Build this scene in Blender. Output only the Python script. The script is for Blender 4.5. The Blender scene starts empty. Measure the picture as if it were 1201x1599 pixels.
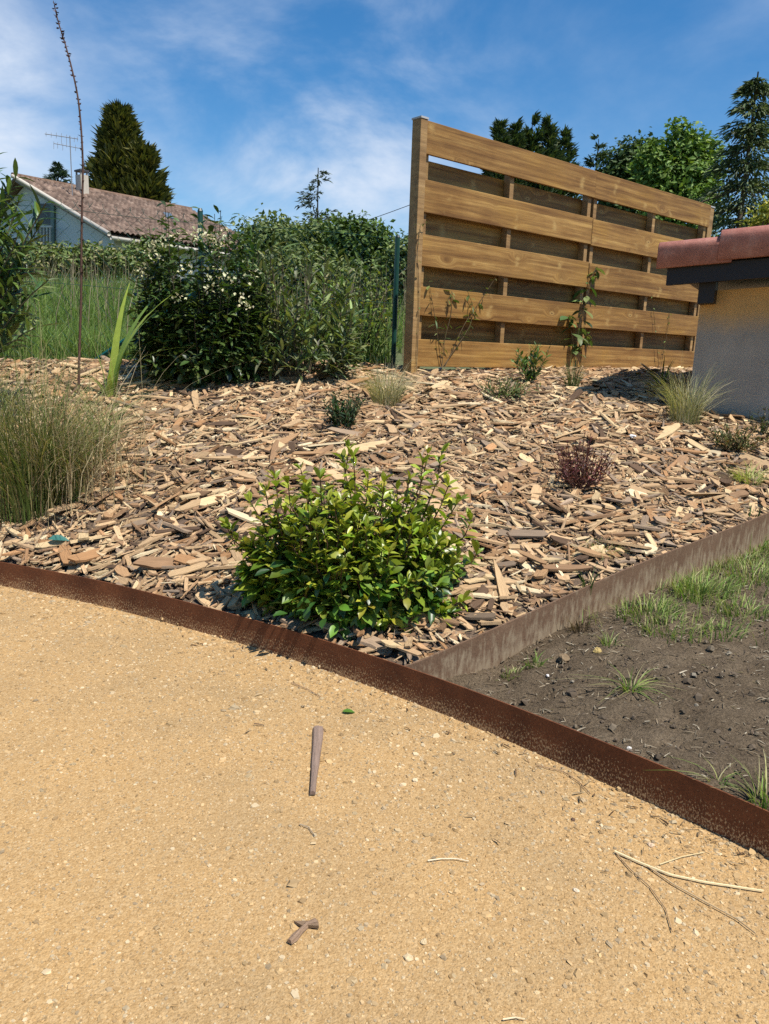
import bpy, math, random
import numpy as np
from mathutils import Matrix, Vector

# ------------------------------------------------------------------ camera, sky, sun, exposure
rng = np.random.default_rng(7)
SC = bpy.context.scene
COL = SC.collection
F, PX, PY = 1200.0, 600.5, 799.5
PITCH, ROLL, EYE = math.radians(12), math.radians(2), 1.0
fw = np.array([0, math.cos(PITCH), -math.sin(PITCH)])
u0 = np.array([0, math.sin(PITCH), math.cos(PITCH)]); r0 = np.array([1., 0, 0])
rt = math.cos(ROLL) * r0 + math.sin(ROLL) * u0
up = math.cos(ROLL) * u0 - math.sin(ROLL) * r0
CAM = np.array([0, 0, EYE])
cd = bpy.data.cameras.new('camera'); cam = bpy.data.objects.new('camera', cd); COL.objects.link(cam)
cd.sensor_fit = 'VERTICAL'; cd.sensor_height = 36; cd.sensor_width = 36; cd.lens = F / 1599 * 36
cd.clip_end = 3000; cd.clip_start = 0.05
cam.matrix_world = Matrix(((rt[0], up[0], -fw[0], 0), (rt[1], up[1], -fw[1], 0), (rt[2], up[2], -fw[2], EYE), (0, 0, 0, 1)))
SC.camera = cam
SUN_EL, SUN_AZ = math.radians(62), math.radians(-42)      # azimuth measured from +X towards +Y
sdir = Vector((math.cos(SUN_EL) * math.cos(SUN_AZ), math.cos(SUN_EL) * math.sin(SUN_AZ), math.sin(SUN_EL)))
sl = bpy.data.lights.new('sun', 'SUN'); sl.energy = 5.0; sl.angle = math.radians(0.53); sl.color = (1, 0.955, 0.88)
sun = bpy.data.objects.new('sun', sl); COL.objects.link(sun)
sun.rotation_euler = sdir.to_track_quat('Z', 'Y').to_euler()
SC.view_settings.view_transform = 'Standard'; SC.view_settings.look = 'None'
SC.view_settings.exposure = 0.42; SC.view_settings.gamma = 1
SC.cycles.use_denoising = False
SC.cycles.max_bounces = 6; SC.cycles.diffuse_bounces = 3; SC.cycles.transparent_max_bounces = 4

def ray(x, y): return fw + rt * (x - PX) / F - up * (y - PY) / F
def aty(x, y, Y):
    d = ray(x, y); return CAM + d * (Y / d[1])
def atz(x, y, z):
    d = ray(x, y); return CAM + d * ((z - EYE) / d[2])

def world():
    w = bpy.data.worlds.new('World'); SC.world = w; w.use_nodes = True
    nt = w.node_tree; N = nt.nodes; L = nt.links; N.clear()
    out = N.new('ShaderNodeOutputWorld'); bg = N.new('ShaderNodeBackground'); bg.inputs['Strength'].default_value = 0.092
    sky = N.new('ShaderNodeTexSky'); sky.sky_type = 'NISHITA'; sky.sun_disc = False
    sky.sun_elevation = SUN_EL; sky.sun_rotation = math.pi / 2 - SUN_AZ
    sky.altitude = 100; sky.air_density = 1.0; sky.dust_density = 0.3; sky.ozone_density = 2.2
    hs = N.new('ShaderNodeHueSaturation'); hs.inputs['Saturation'].default_value = 1.38; hs.inputs['Value'].default_value = 1.12
    L.new(sky.outputs[0], hs.inputs['Color'])
    tc = N.new('ShaderNodeTexCoord')
    mp = N.new('ShaderNodeMapping'); mp.vector_type = 'POINT'
    mp.inputs['Rotation'].default_value = (0.0, math.radians(28), 0.0)
    mp.inputs['Scale'].default_value = (2.2, 2.2, 4.0); mp.inputs['Location'].default_value = (0.35, 0.0, 0.6)
    L.new(tc.outputs['Generated'], mp.inputs['Vector'])
    n1 = N.new('ShaderNodeTexNoise'); n1.inputs['Scale'].default_value = 1.7; n1.inputs['Detail'].default_value = 7
    n1.inputs['Roughness'].default_value = 0.58; n1.inputs['Distortion'].default_value = 0.25
    L.new(mp.outputs[0], n1.inputs['Vector'])
    r1 = N.new('ShaderNodeMapRange'); r1.interpolation_type = 'SMOOTHSTEP'
    r1.inputs[1].default_value = 0.32; r1.inputs[2].default_value = 0.78
    L.new(n1.outputs['Fac'], r1.inputs[0])
    # broad veils of cirrus: gaussian lobes around a few sky directions, broken up by the noise
    tot = None
    for (px, py, k, amp) in [(0, 100, 700, .7), (0, 225, 420, .75), (430, 260, 80, .62), (595, 120, 130, .5), (560, 330, 70, .55), (250, 110, 700, .3), (-300, 300, 12, .6), (1700, 100, 8, .3)]:
        d = ray(px, py); d = d / np.linalg.norm(d)
        dp = N.new('ShaderNodeVectorMath'); dp.operation = 'DOT_PRODUCT'; dp.inputs[1].default_value = tuple(d)
        L.new(tc.outputs['Generated'], dp.inputs[0])
        a = N.new('ShaderNodeMath'); a.operation = 'SUBTRACT'; a.inputs[1].default_value = 1.0; L.new(dp.outputs['Value'], a.inputs[0])
        b = N.new('ShaderNodeMath'); b.operation = 'MULTIPLY'; b.inputs[1].default_value = k; L.new(a.outputs[0], b.inputs[0])
        e = N.new('ShaderNodeMath'); e.operation = 'EXPONENT'; L.new(b.outputs[0], e.inputs[0])
        g = N.new('ShaderNodeMath'); g.operation = 'MULTIPLY'; g.inputs[1].default_value = amp; L.new(e.outputs[0], g.inputs[0])
        if tot is None: tot = g
        else:
            s = N.new('ShaderNodeMath'); s.operation = 'ADD'; L.new(tot.outputs[0], s.inputs[0]); L.new(g.outputs[0], s.inputs[1]); tot = s
    base = N.new('ShaderNodeMath'); base.operation = 'ADD'; base.inputs[1].default_value = 0.03; L.new(tot.outputs[0], base.inputs[0])
    mul = N.new('ShaderNodeMath'); mul.operation = 'MULTIPLY'; mul.use_clamp = True
    L.new(base.outputs[0], mul.inputs[0]); L.new(r1.outputs[0], mul.inputs[1])
    mix = N.new('ShaderNodeMix'); mix.data_type = 'RGBA'
    L.new(mul.outputs[0], mix.inputs['Factor']); L.new(hs.outputs[0], mix.inputs['A']); mix.inputs['B'].default_value = (6.2, 6.9, 8.0, 1)
    L.new(mix.outputs['Result'], bg.inputs['Color']); L.new(bg.outputs[0], out.inputs[0])
world()

# ------------------------------------------------------------------ helpers
def link(o, parent=None):
    COL.objects.link(o)
    if parent is not None: o.parent = parent
    return o
def tag(o, label=None, cat=None, group=None, kind=None):
    if label: o['label'] = label
    if cat: o['category'] = cat
    if group: o['group'] = group
    if kind: o['kind'] = kind
    return o
def empty(name, loc=(0, 0, 0), label=None, cat=None, group=None):
    o = bpy.data.objects.new(name, None); o.location = tuple(loc); o.empty_display_size = 0.1
    return tag(link(o), label, cat, group)

class MB:
    def __init__(s): s.v = []; s.i = []; s.t = []; s.c = []; s.uv = []; s.n = 0
    def add(s, v, faces, tint=(1, 1, 1), uv=None):
        v = np.asarray(v, float).reshape(-1, 3)
        s.v.append(v)
        s.i.append(np.concatenate([np.asarray(f) for f in faces]) + s.n); s.t.append(np.array([len(f) for f in faces]))
        c = np.asarray(tint, float); s.c.append(np.broadcast_to(c, (len(v), 3)).copy())
        s.uv.append(np.zeros((len(v), 2)) if uv is None else np.asarray(uv, float)); s.n += len(v)
    def scatter(s, tv, faces, M, T, tint, uv=None, vt=None):
        N = len(T)
        if N == 0: return
        tv = np.asarray(tv, float); k = len(tv)
        v = np.einsum('nij,kj->nki', M, tv) + T[:, None, :]
        fi = np.concatenate([np.asarray(f) for f in faces]); ft = np.array([len(f) for f in faces])
        s.v.append(v.reshape(-1, 3)); s.i.append((fi[None] + (np.arange(N) * k)[:, None]).ravel() + s.n); s.t.append(np.tile(ft, N))
        c = np.broadcast_to(np.asarray(tint, float).reshape(-1, 1, 3), (N, k, 3)).copy()
        if vt is not None: c = c * np.asarray(vt).reshape(1, k, -1)
        s.c.append(c.reshape(-1, 3))
        if uv is None: s.uv.append(np.zeros((N * k, 2)))
        else: s.uv.append((np.asarray(uv)[None] + rng.uniform(0, 50, (N, 1, 2))).reshape(-1, 2))
        s.n += N * k
    def box(s, lo, hi, tint=(1, 1, 1)):
        x0, y0, z0 = lo; x1, y1, z1 = hi
        s.add([(x0, y0, z0), (x1, y0, z0), (x1, y1, z0), (x0, y1, z0), (x0, y0, z1), (x1, y0, z1), (x1, y1, z1), (x0, y1, z1)],
              [(3, 2, 1, 0), (4, 5, 6, 7), (0, 1, 5, 4), (1, 2, 6, 5), (2, 3, 7, 6), (3, 0, 4, 7)], tint)
    def tube(s, pts, rad, n=5, tint=(1, 1, 1), cap=True):
        pts = np.asarray(pts, float); k = len(pts); rad = np.broadcast_to(np.asarray(rad, float), (k,))
        d = np.gradient(pts, axis=0); d /= np.linalg.norm(d, axis=1)[:, None] + 1e-9
        a = np.array([0, 0, 1.]) if abs(d[0, 2]) < .9 else np.array([1., 0, 0])
        vs = []
        for i in range(k):
            x = np.cross(d[i], a); x /= np.linalg.norm(x) + 1e-9; y = np.cross(d[i], x)
            th = np.arange(n) * 2 * math.pi / n
            vs.append(pts[i] + rad[i] * (np.cos(th)[:, None] * x + np.sin(th)[:, None] * y))
        f = []
        for i in range(k - 1):
            for j in range(n):
                f.append((i * n + j, i * n + (j + 1) % n, (i + 1) * n + (j + 1) % n, (i + 1) * n + j))
        if cap: f.append(tuple(range(n))[::1]); f.append(tuple(range((k - 1) * n, k * n))[::-1])
        s.add(np.concatenate(vs), f, tint)
    def mesh(s, name, mat, smooth=False, base=(0, 0, 0)):
        me = bpy.data.meshes.new(name)
        v = np.concatenate(s.v) - np.asarray(base, float); ii = np.concatenate(s.i).astype(np.int32); tt = np.concatenate(s.t).astype(np.int32)
        me.vertices.add(len(v)); me.vertices.foreach_set('co', v.astype(np.float32).ravel())
        me.loops.add(len(ii)); me.loops.foreach_set('vertex_index', ii)
        me.polygons.add(len(tt)); st = np.zeros(len(tt), np.int32); st[1:] = np.cumsum(tt)[:-1]
        me.polygons.foreach_set('loop_start', st); me.polygons.foreach_set('loop_total', tt)
        me.polygons.foreach_set('use_smooth', np.full(len(tt), bool(smooth)))
        c = np.concatenate(s.c); at = me.attributes.new('tint', 'FLOAT_COLOR', 'POINT')
        at.data.foreach_set('color', np.hstack([c, np.ones((len(c), 1))]).astype(np.float32).ravel())
        uv = np.concatenate(s.uv)
        if uv.any():
            ul = me.uv_layers.new(name='UVMap'); ul.data.foreach_set('uv', uv[ii].astype(np.float32).ravel())
        me.update(calc_edges=True); me.validate()
        me.materials.append(mat)
        return me
    def build(s, name, mat, parent=None, base=None, smooth=False, kind=None):
        if base is None: base = parent.location if parent is not None else (0, 0, 0)
        o = bpy.data.objects.new(name, s.mesh(name, mat, smooth, base))
        link(o, parent)
        if parent is None: o.location = tuple(base)
        if kind: o['kind'] = kind
        return o

def unit(a): a = np.asarray(a, float); return a / (np.linalg.norm(a, axis=-1, keepdims=True) + 1e-9)
def frames(d, n):
    """matrices with columns length axis, width axis, normal"""
    d = unit(d); w = unit(np.cross(n, d)); n2 = np.cross(d, w)
    return np.stack([d, w, n2], axis=2)
def rnd(n, a, b): return rng.uniform(a, b, n)
def jit(col, n, amt=.2, hue=.06):
    c = np.asarray(col, float)[None] * (1 + rng.normal(0, amt, (n, 1))).clip(.35, 1.9)
    return (c * (1 + rng.normal(0, hue, (n, 3)))).clip(.004, .95)

def leaf_t(n=4, width=.4, fold=.25, curl=.25, p=1.0, wave=0.0):
    v = []; uv = []; f = []
    for i in range(n + 1):
        s = i / n; w = width * .5 * (math.sin(math.pi * (s ** p)) ** .8 if 0 < s < 1 else .02)
        z = -curl * s * s + wave * math.sin(s * 7)
        v += [(s, -w, z + fold * w), (s, 0, z), (s, w, z + fold * w)]
        uv += [(s, 0), (s, .5), (s, 1)]
        if i < n:
            a = i * 3; f += [(a, a + 3, a + 4, a + 1), (a + 1, a + 4, a + 5, a + 2)]
    return np.array(v), f

# ------------------------------------------------------------------ materials
MATS = {}
def newmat(name):
    m = bpy.data.materials.new(name); m.use_nodes = True; nt = m.node_tree
    b = nt.nodes['Principled BSDF']; MATS[name] = m
    return m, nt, nt.nodes, nt.links, b
def noise(N, L, vec, scale, detail=4, rough=.6, dist=0.0):
    n = N.new('ShaderNodeTexNoise'); n.inputs['Scale'].default_value = scale; n.inputs['Detail'].default_value = detail
    n.inputs['Roughness'].default_value = rough; n.inputs['Distortion'].default_value = dist
    if vec is not None: L.new(vec, n.inputs['Vector'])
    return n
def mapping(N, L, vec, scale=(1, 1, 1), loc=(0, 0, 0), rot=(0, 0, 0)):
    m = N.new('ShaderNodeMapping'); m.inputs['Scale'].default_value = scale; m.inputs['Location'].default_value = loc; m.inputs['Rotation'].default_value = rot
    L.new(vec, m.inputs['Vector']); return m.outputs[0]
def ramp(N, L, fac, stops):
    r = N.new('ShaderNodeValToRGB'); e = r.color_ramp.elements
    while len(e) < len(stops): e.new(.5)
    for k, (p, c) in enumerate(stops):
        e[k].position = p; e[k].color = (c[0], c[1], c[2], 1) if not isinstance(c, (int, float)) else (c, c, c, 1)
    L.new(fac, r.inputs[0]); return r.outputs[0]
def mixc(N, L, fac, a, b, mode='MIX'):
    m = N.new('ShaderNodeMix'); m.data_type = 'RGBA'; m.blend_type = mode
    for sock, val in ((m.inputs['Factor'], fac), (m.inputs['A'], a), (m.inputs['B'], b)):
        if hasattr(val, 'is_linked') or hasattr(val, 'links'): L.new(val, sock)
        elif isinstance(val, (int, float)): sock.default_value = val
        else: sock.default_value = (*val[:3], 1)
    return m.outputs['Result']
def math_(N, L, op, a, b=None, clamp=False):
    m = N.new('ShaderNodeMath'); m.operation = op; m.use_clamp = clamp
    for k, v in ((0, a), (1, b)):
        if v is None: continue
        if isinstance(v, (int, float)): m.inputs[k].default_value = v
        else: L.new(v, m.inputs[k])
    return m.outputs[0]
def bump(N, L, b, h, strength=.5, dist=.01, prev=None):
    n = N.new('ShaderNodeBump'); n.inputs['Strength'].default_value = strength; n.inputs['Distance'].default_value = dist
    L.new(h, n.inputs['Height'])
    if prev is not None: L.new(prev, n.inputs['Normal'])
    if b is not None: L.new(n.outputs[0], b.inputs['Normal'])
    return n.outputs[0]

def m_tint(name, rough=.6, spec=.3, trans=0.0, nscale=30, namt=.35, bumpd=0.0, grain=False, tcol=(1.2, 1.3, .5)):
    m, nt, N, L, b = newmat(name)
    at = N.new('ShaderNodeAttribute'); at.attribute_name = 'tint'
    tc = N.new('ShaderNodeTexCoord')
    if grain: vec = mapping(N, L, tc.outputs['UV'], (1.0, 11, 1))
    else: vec = tc.outputs['Object']
    n = noise(N, L, vec, 3.0 if grain else nscale, 5, .65)
    f = math_(N, L, 'MULTIPLY_ADD', n.outputs['Fac'], namt * 2); f.node.inputs[2].default_value = 1 - namt
    col = mixc(N, L, 1.0, at.outputs['Color'], f, 'MULTIPLY')
    L.new(col, b.inputs['Base Color']); b.inputs['Roughness'].default_value = rough; b.inputs['Specular IOR Level'].default_value = spec
    if bumpd: bump(N, L, b, n.outputs['Fac'], .8, bumpd)
    if trans:
        t = N.new('ShaderNodeBsdfTranslucent'); L.new(mixc(N, L, 1.0, col, tcol, 'MULTIPLY'), t.inputs['Color'])
        ms = N.new('ShaderNodeMixShader'); ms.inputs[0].default_value = trans
        L.new(b.outputs[0], ms.inputs[1]); L.new(t.outputs[0], ms.inputs[2]); L.new(ms.outputs[0], N['Material Output'].inputs['Surface'])
    return m
M_LEAF = m_tint('glossy_leaf', .36, .5, .24, 60, .35)
M_LEAFM = m_tint('matte_leaf', .5, .3, .25, 30, .3)
M_GRASS = m_tint('grass_blade', .55, .25, .3, 12, .25)
M_TREE = m_tint('tree_foliage', .55, .25, .18, 1.5, .3)
M_STEM = m_tint('stem_bark', .8, .2, 0, 60, .35, .002)
M_CHIP = m_tint('wood_chip', .82, .15, 0, 3, .55, .005, grain=True)
M_PEB = m_tint('gravel_pebble', .85, .15, 0, 150, .2)
M_PLAIN = m_tint('painted_surface', .5, .35, 0, 8, .12)
M_FLOWER = m_tint('flower_petal', .6, .2, .25, 30, .1, tcol=(1, 1, .9))

def m_path():
    m, nt, N, L, b = newmat('sandy_gravel')
    tc = N.new('ShaderNodeTexCoord').outputs['Object']
    big = noise(N, L, tc, 2.2, 4, .6); fine = noise(N, L, tc, 260, 3, .7)
    v = N.new('ShaderNodeTexVoronoi'); v.inputs['Scale'].default_value = 150; L.new(tc, v.inputs['Vector'])
    v2 = N.new('ShaderNodeTexVoronoi'); v2.inputs['Scale'].default_value = 330; L.new(tc, v2.inputs['Vector'])
    c = ramp(N, L, v.outputs['Color'], [(.1, (.41, .258, .108)), (.5, (.52, .340, .150)), (.9, (.59, .42, .215))])
    c2 = ramp(N, L, v2.outputs['Color'], [(.2, (.41, .253, .104)), (.8, (.57, .382, .178))])
    c = mixc(N, L, .5, c, c2)
    c = mixc(N, L, 1.0, c, ramp(N, L, big.outputs['Fac'], [(.3, (.68, .69, .74)), (.5, (.82, .80, .80)), (.7, (.90, .86, .82))]), 'MULTIPLY')
    c = mixc(N, L, 1.0, c, ramp(N, L, fine.outputs['Fac'], [(.25, .72), (.6, 1.08)]), 'MULTIPLY')
    L.new(c, b.inputs['Base Color']); b.inputs['Roughness'].default_value = .9; b.inputs['Specular IOR Level'].default_value = .12
    h = math_(N, L, 'SUBTRACT', 1.0, v.outputs['Distance'])
    n1 = bump(N, L, None, h, .5, .003)
    n2 = bump(N, L, None, v2.outputs['Distance'], .5, .002, n1)
    bump(N, L, b, fine.outputs['Fac'], .6, .002, n2)
    return m
def m_soil():
    m, nt, N, L, b = newmat('dark_soil')
    tc = N.new('ShaderNodeTexCoord').outputs['Object']
    a = noise(N, L, tc, 9, 5, .65); f = noise(N, L, tc, 130, 5, .75); st = noise(N, L, mapping(N, L, tc, (60, 240, 60), rot=(0, 0, .5)), 1.0, 3, .6)
    c = ramp(N, L, a.outputs['Fac'], [(.3, (.105, .075, .046)), (.7, (.185, .138, .088))])
    c = mixc(N, L, 1.0, c, ramp(N, L, f.outputs['Fac'], [(.3, .45), (.7, 1.5)]), 'MULTIPLY')
    c = mixc(N, L, ramp(N, L, st.outputs['Fac'], [(.62, 0.0), (.74, .6)]), c, (.26, .21, .15))
    L.new(c, b.inputs['Base Color']); b.inputs['Roughness'].default_value = .95; b.inputs['Specular IOR Level'].default_value = .1
    n1 = bump(N, L, None, a.outputs['Fac'], .5, .02); bump(N, L, b, f.outputs['Fac'], 1.0, .012, n1)
    return m
def m_mulchbase():
    m, nt, N, L, b = newmat('mulch_litter')
    tc = N.new('ShaderNodeTexCoord').outputs['Object']
    f = noise(N, L, tc, 60, 5, .7)
    c = ramp(N, L, f.outputs['Fac'], [(.3, (.06, .04, .025)), (.7, (.24, .16, .10))])
    L.new(c, b.inputs['Base Color']); b.inputs['Roughness'].default_value = .95; bump(N, L, b, f.outputs['Fac'], 1, .02); return m
def m_ground():
    m, nt, N, L, b = newmat('meadow_ground')
    tc = N.new('ShaderNodeTexCoord').outputs['Object']
    f = noise(N, L, tc, 1.2, 8, .7)
    c = ramp(N, L, f.outputs['Fac'], [(.3, (.05, .065, .02)), (.7, (.12, .13, .045))])
    L.new(c, b.inputs['Base Color']); b.inputs['Roughness'].default_value = .95; return m
def m_rust(name, c0, c1, dust, dmin, dmax, sc=(260, 14, 1), gain=9.0):
    m, nt, N, L, b = newmat(name)
    tco = N.new('ShaderNodeTexCoord'); tc = tco.outputs['Object']; uv = tco.outputs['UV']
    a = noise(N, L, tc, 7, 5, .65); f = noise(N, L, tc, 180, 4, .7)
    c = ramp(N, L, a.outputs['Fac'], [(.3, c0), (.7, c1)])
    c = mixc(N, L, 1.0, c, ramp(N, L, f.outputs['Fac'], [(.3, .7), (.7, 1.3)]), 'MULTIPLY')
    # sand splashed and run down the face: thickest near the ground, in short vertical runs
    st = noise(N, L, mapping(N, L, uv, sc), 1.0, 3, .65)
    blot = noise(N, L, mapping(N, L, uv, (9, 3, 1)), 1.0, 3, .6)
    sx = N.new('ShaderNodeSeparateXYZ'); L.new(uv, sx.inputs[0])
    hgt = math_(N, L, 'MULTIPLY_ADD', sx.outputs['Y'], dmin); hgt.node.inputs[2].default_value = dmax
    amt = math_(N, L, 'ADD', hgt, math_(N, L, 'MULTIPLY', blot.outputs['Fac'], .20))
    fac = math_(N, L, 'MULTIPLY', math_(N, L, 'ADD', math_(N, L, 'SUBTRACT', st.outputs['Fac'], 1.0), amt), gain, True)
    c = mixc(N, L, fac, c, dust)
    L.new(c, b.inputs['Base Color']); b.inputs['Roughness'].default_value = .8; b.inputs['Specular IOR Level'].default_value = .25
    bump(N, L, b, f.outputs['Fac'], .4, .002)
    return m
def m_board(name, c0, c1, c2, knots=True):
    m, nt, N, L, b = newmat(name)
    tc = N.new('ShaderNodeTexCoord').outputs['Object']; oi = N.new('ShaderNodeObjectInfo')
    off = N.new('ShaderNodeCombineXYZ'); L.new(math_(N, L, 'MULTIPLY', oi.outputs['Random'], 40.0), off.inputs[0]); L.new(math_(N, L, 'MULTIPLY', oi.outputs['Random'], 17.0), off.inputs[2])
    va = N.new('ShaderNodeVectorMath'); va.operation = 'ADD'; L.new(tc, va.inputs[0]); L.new(off.outputs[0], va.inputs[1]); P = va.outputs[0]
    kn = N.new('ShaderNodeTexVoronoi'); kn.inputs['Scale'].default_value = 1.0; L.new(mapping(N, L, P, (2.4, 0.4, 5.5)), kn.inputs['Vector'])
    kd = kn.outputs['Distance']
    push = ramp(N, L, kd, [(.0, .35), (.28, 0.0)])
    v2 = N.new('ShaderNodeVectorMath'); v2.operation = 'ADD'; L.new(P, v2.inputs[0])
    cb = N.new('ShaderNodeCombineXYZ'); L.new(math_(N, L, 'MULTIPLY', push, .22), cb.inputs[2]); L.new(cb.outputs[0], v2.inputs[1])
    g = noise(N, L, mapping(N, L, v2.outputs[0], (1.1, 14, 30)), 1.0, 5, .65, .4)
    g2 = noise(N, L, mapping(N, L, v2.outputs[0], (3, 60, 130)), 1.0, 4, .7)
    big = noise(N, L, mapping(N, L, P, (1.6, 2, 3)), 1.0, 4, .6)
    c = ramp(N, L, g.outputs['Fac'], [(.3, c0), (.52, c1), (.72, c2)])
    c = mixc(N, L, 1.0, c, ramp(N, L, g2.outputs['Fac'], [(.3, .78), (.65, 1.12)]), 'MULTIPLY')
    c = mixc(N, L, 1.0, c, ramp(N, L, big.outputs['Fac'], [(.28, (.66, .58, .48)), (.5, (1, 1, 1)), (.74, (1.2, 1.2, .9))]), 'MULTIPLY')
    c = mixc(N, L, 1.0, c, ramp(N, L, oi.outputs['Random'], [(0.0, (.84, .80, .76)), (1.0, (1.12, 1.12, 1.1))]), 'MULTIPLY')
    if knots:
        wv = N.new('ShaderNodeTexVoronoi'); wv.voronoi_dimensions = '1D'; wv.inputs['Scale'].default_value = 2.3
        sx = N.new('ShaderNodeSeparateXYZ'); L.new(P, sx.inputs[0]); wn = noise(N, L, mapping(N, L, P, (1, 1, 9)), 1.0, 3, .6)
        L.new(math_(N, L, 'ADD', sx.outputs['X'], math_(N, L, 'MULTIPLY', wn.outputs['Fac'], .22)), wv.inputs['W'])
        pn = noise(N, L, mapping(N, L, P, (5, 1, 11)), 1.0, 2, .6)
        c = mixc(N, L, math_(N, L, 'MULTIPLY', ramp(N, L, wv.outputs['Distance'], [(.015, .55), (.09, 0.0)]), ramp(N, L, pn.outputs['Fac'], [(.52, 0.0), (.66, 1.0)])), c, (.47, .31, .11))
        c = mixc(N, L, ramp(N, L, kd, [(.04, .8), (.10, 0.0)]), c, (.45, .29, .10))
        c = mixc(N, L, ramp(N, L, kd, [(.025, .9), (.045, 0.0)]), c, (.11, .055, .02))
    L.new(c, b.inputs['Base Color']); b.inputs['Roughness'].default_value = .62; b.inputs['Specular IOR Level'].default_value = .3
    bump(N, L, b, g2.outputs['Fac'], .35, .003)
    return m
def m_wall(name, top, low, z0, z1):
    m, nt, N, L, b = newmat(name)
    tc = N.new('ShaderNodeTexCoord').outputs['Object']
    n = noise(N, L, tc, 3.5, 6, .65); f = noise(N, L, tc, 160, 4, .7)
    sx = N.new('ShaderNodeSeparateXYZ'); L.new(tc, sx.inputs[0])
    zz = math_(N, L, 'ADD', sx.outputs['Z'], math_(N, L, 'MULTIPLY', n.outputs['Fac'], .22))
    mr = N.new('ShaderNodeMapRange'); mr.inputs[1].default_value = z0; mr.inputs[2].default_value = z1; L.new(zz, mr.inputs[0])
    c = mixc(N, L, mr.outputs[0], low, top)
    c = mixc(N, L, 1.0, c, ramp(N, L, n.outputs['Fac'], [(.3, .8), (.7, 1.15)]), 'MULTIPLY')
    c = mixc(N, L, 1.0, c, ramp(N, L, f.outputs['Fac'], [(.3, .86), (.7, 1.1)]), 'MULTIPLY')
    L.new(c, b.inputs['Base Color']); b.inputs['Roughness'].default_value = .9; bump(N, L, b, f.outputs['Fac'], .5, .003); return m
def m_rooftile(name, stops, scale, rough=.8, spec=.2, per_random=.0):
    m, nt, N, L, b = newmat(name)
    tc = N.new('ShaderNodeTexCoord').outputs['Object']
    at = N.new('ShaderNodeAttribute'); at.attribute_name = 'tint'
    n = noise(N, L, tc, scale, 6, .7); f = noise(N, L, tc, scale * 14, 3, .7)
    c = mixc(N, L, 1.0, ramp(N, L, n.outputs['Fac'], stops), at.outputs['Color'], 'MULTIPLY')
    c = mixc(N, L, 1.0, c, ramp(N, L, f.outputs['Fac'], [(.3, .75), (.7, 1.2)]), 'MULTIPLY')
    L.new(c, b.inputs['Base Color']); b.inputs['Roughness'].default_value = rough; b.inputs['Specular IOR Level'].default_value = spec
    bump(N, L, b, f.outputs['Fac'], .3, .003)
    return m
M_PATH = m_path(); M_SOIL = m_soil(); M_MULCH = m_mulchbase(); M_GROUND = m_ground()
M_RUST = m_rust('rusted_steel', (.09, .031, .013), (.185, .066, .026), (.50, .33, .17), -.24, .46)
M_RUST2 = m_rust('dusty_rusted_steel', (.115, .066, .038), (.165, .10, .06), (.275, .21, .135), -.30, .64, (55, 2.2, 1), 4.0)
M_BOARD = m_board('treated_pine', (.135, .062, .016), (.275, .148, .042), (.43, .262, .085))
M_POST = m_board('treated_pine_post', (.20, .115, .045), (.31, .19, .08), (.40, .265, .125), False)
M_SHEDW = m_wall('ochre_grey_render', (.62, .34, .12), (.42, .335, .255), .56, .72)  # ochre towards the top, grey below, border broken up by noise
M_TILE = m_rooftile('red_clay_tile', [(.3, (.28, .10, .07)), (.55, (.40, .165, .12)), (.75, (.48, .26, .20))], 9, .55, .35)
M_ROOF = m_rooftile('weathered_roof_tile', [(.3, (.095, .062, .045)), (.55, (.17, .115, .085)), (.75, (.27, .205, .155))], 2.2)

# ------------------------------------------------------------------ terrain
FE = np.array([(-6.0, 4.55), (-4.0, 3.86), (-2.6, 3.38), (-1.551, 2.993), (-1.092, 2.809), (-.639, 2.565), (-.253, 2.33), (.07, 2.092),
               (.29, 1.911), (.487, 1.729), (.663, 1.565), (.808, 1.416), (1.1, 1.08), (1.5, .55)])
CORNER = FE[7]
def bump2(x, y): return np.sin(x * 2.3 + 1.1 * y) * np.sin(y * 1.9 - .7 * x) * .012
def bedz(x, y):
    x = np.asarray(x, float); y = np.asarray(y, float)
    ye = np.interp(x, FE[:8, 0], FE[:8, 1]); ye = np.where(x > .07, 2.092, ye)
    t = (y - ye) / (5.5 - ye); k = .05
    t = t - k * np.logaddexp(0, (t - 1) / k)
    yc = np.minimum(y, 70)
    b = np.clip((y - ye) / .6, 0, 1)
    return .065 + .765 * t + .02 * np.maximum(0, yc - 5.5) + .07 * np.maximum(0, yc - 8) + bump2(x, y) * b
def hit(px, py, dz=0.0, f=bedz):
    d = ray(px, py); ts = np.linspace(.5, 60, 6000); p = CAM + d * ts[:, None]
    g = p[:, 2] - (f(p[:, 0], p[:, 1]) + dz); k = int(np.argmax(g < 0)) if (g < 0).any() else len(ts) - 1
    return p[k]
RE_END = hit(1201, 802, .025)[:2]
RDIR = unit(RE_END - CORNER); RE = [CORNER + RDIR * t for t in np.linspace(0, 3.35, 30)]
def soilz(x, y):
    x = np.asarray(x, float); y = np.asarray(y, float); d = np.hypot(x - CORNER[0], y - CORNER[1])
    nF = np.array([.72, .69]); df = np.maximum(0, (x - CORNER[0]) * nF[0] + (y - CORNER[1]) * nF[1])
    return np.maximum(.014, .083 + .085 * df - .10 * np.exp(-(d / .45) ** 2) - .055 * np.exp(-np.abs((x - CORNER[0]) * RDIR[1] - (y - CORNER[1]) * RDIR[0]) / .22) + .004 * np.sin(x * 31 + y * 17) * np.sin(y * 37 - x * 11))

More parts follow.
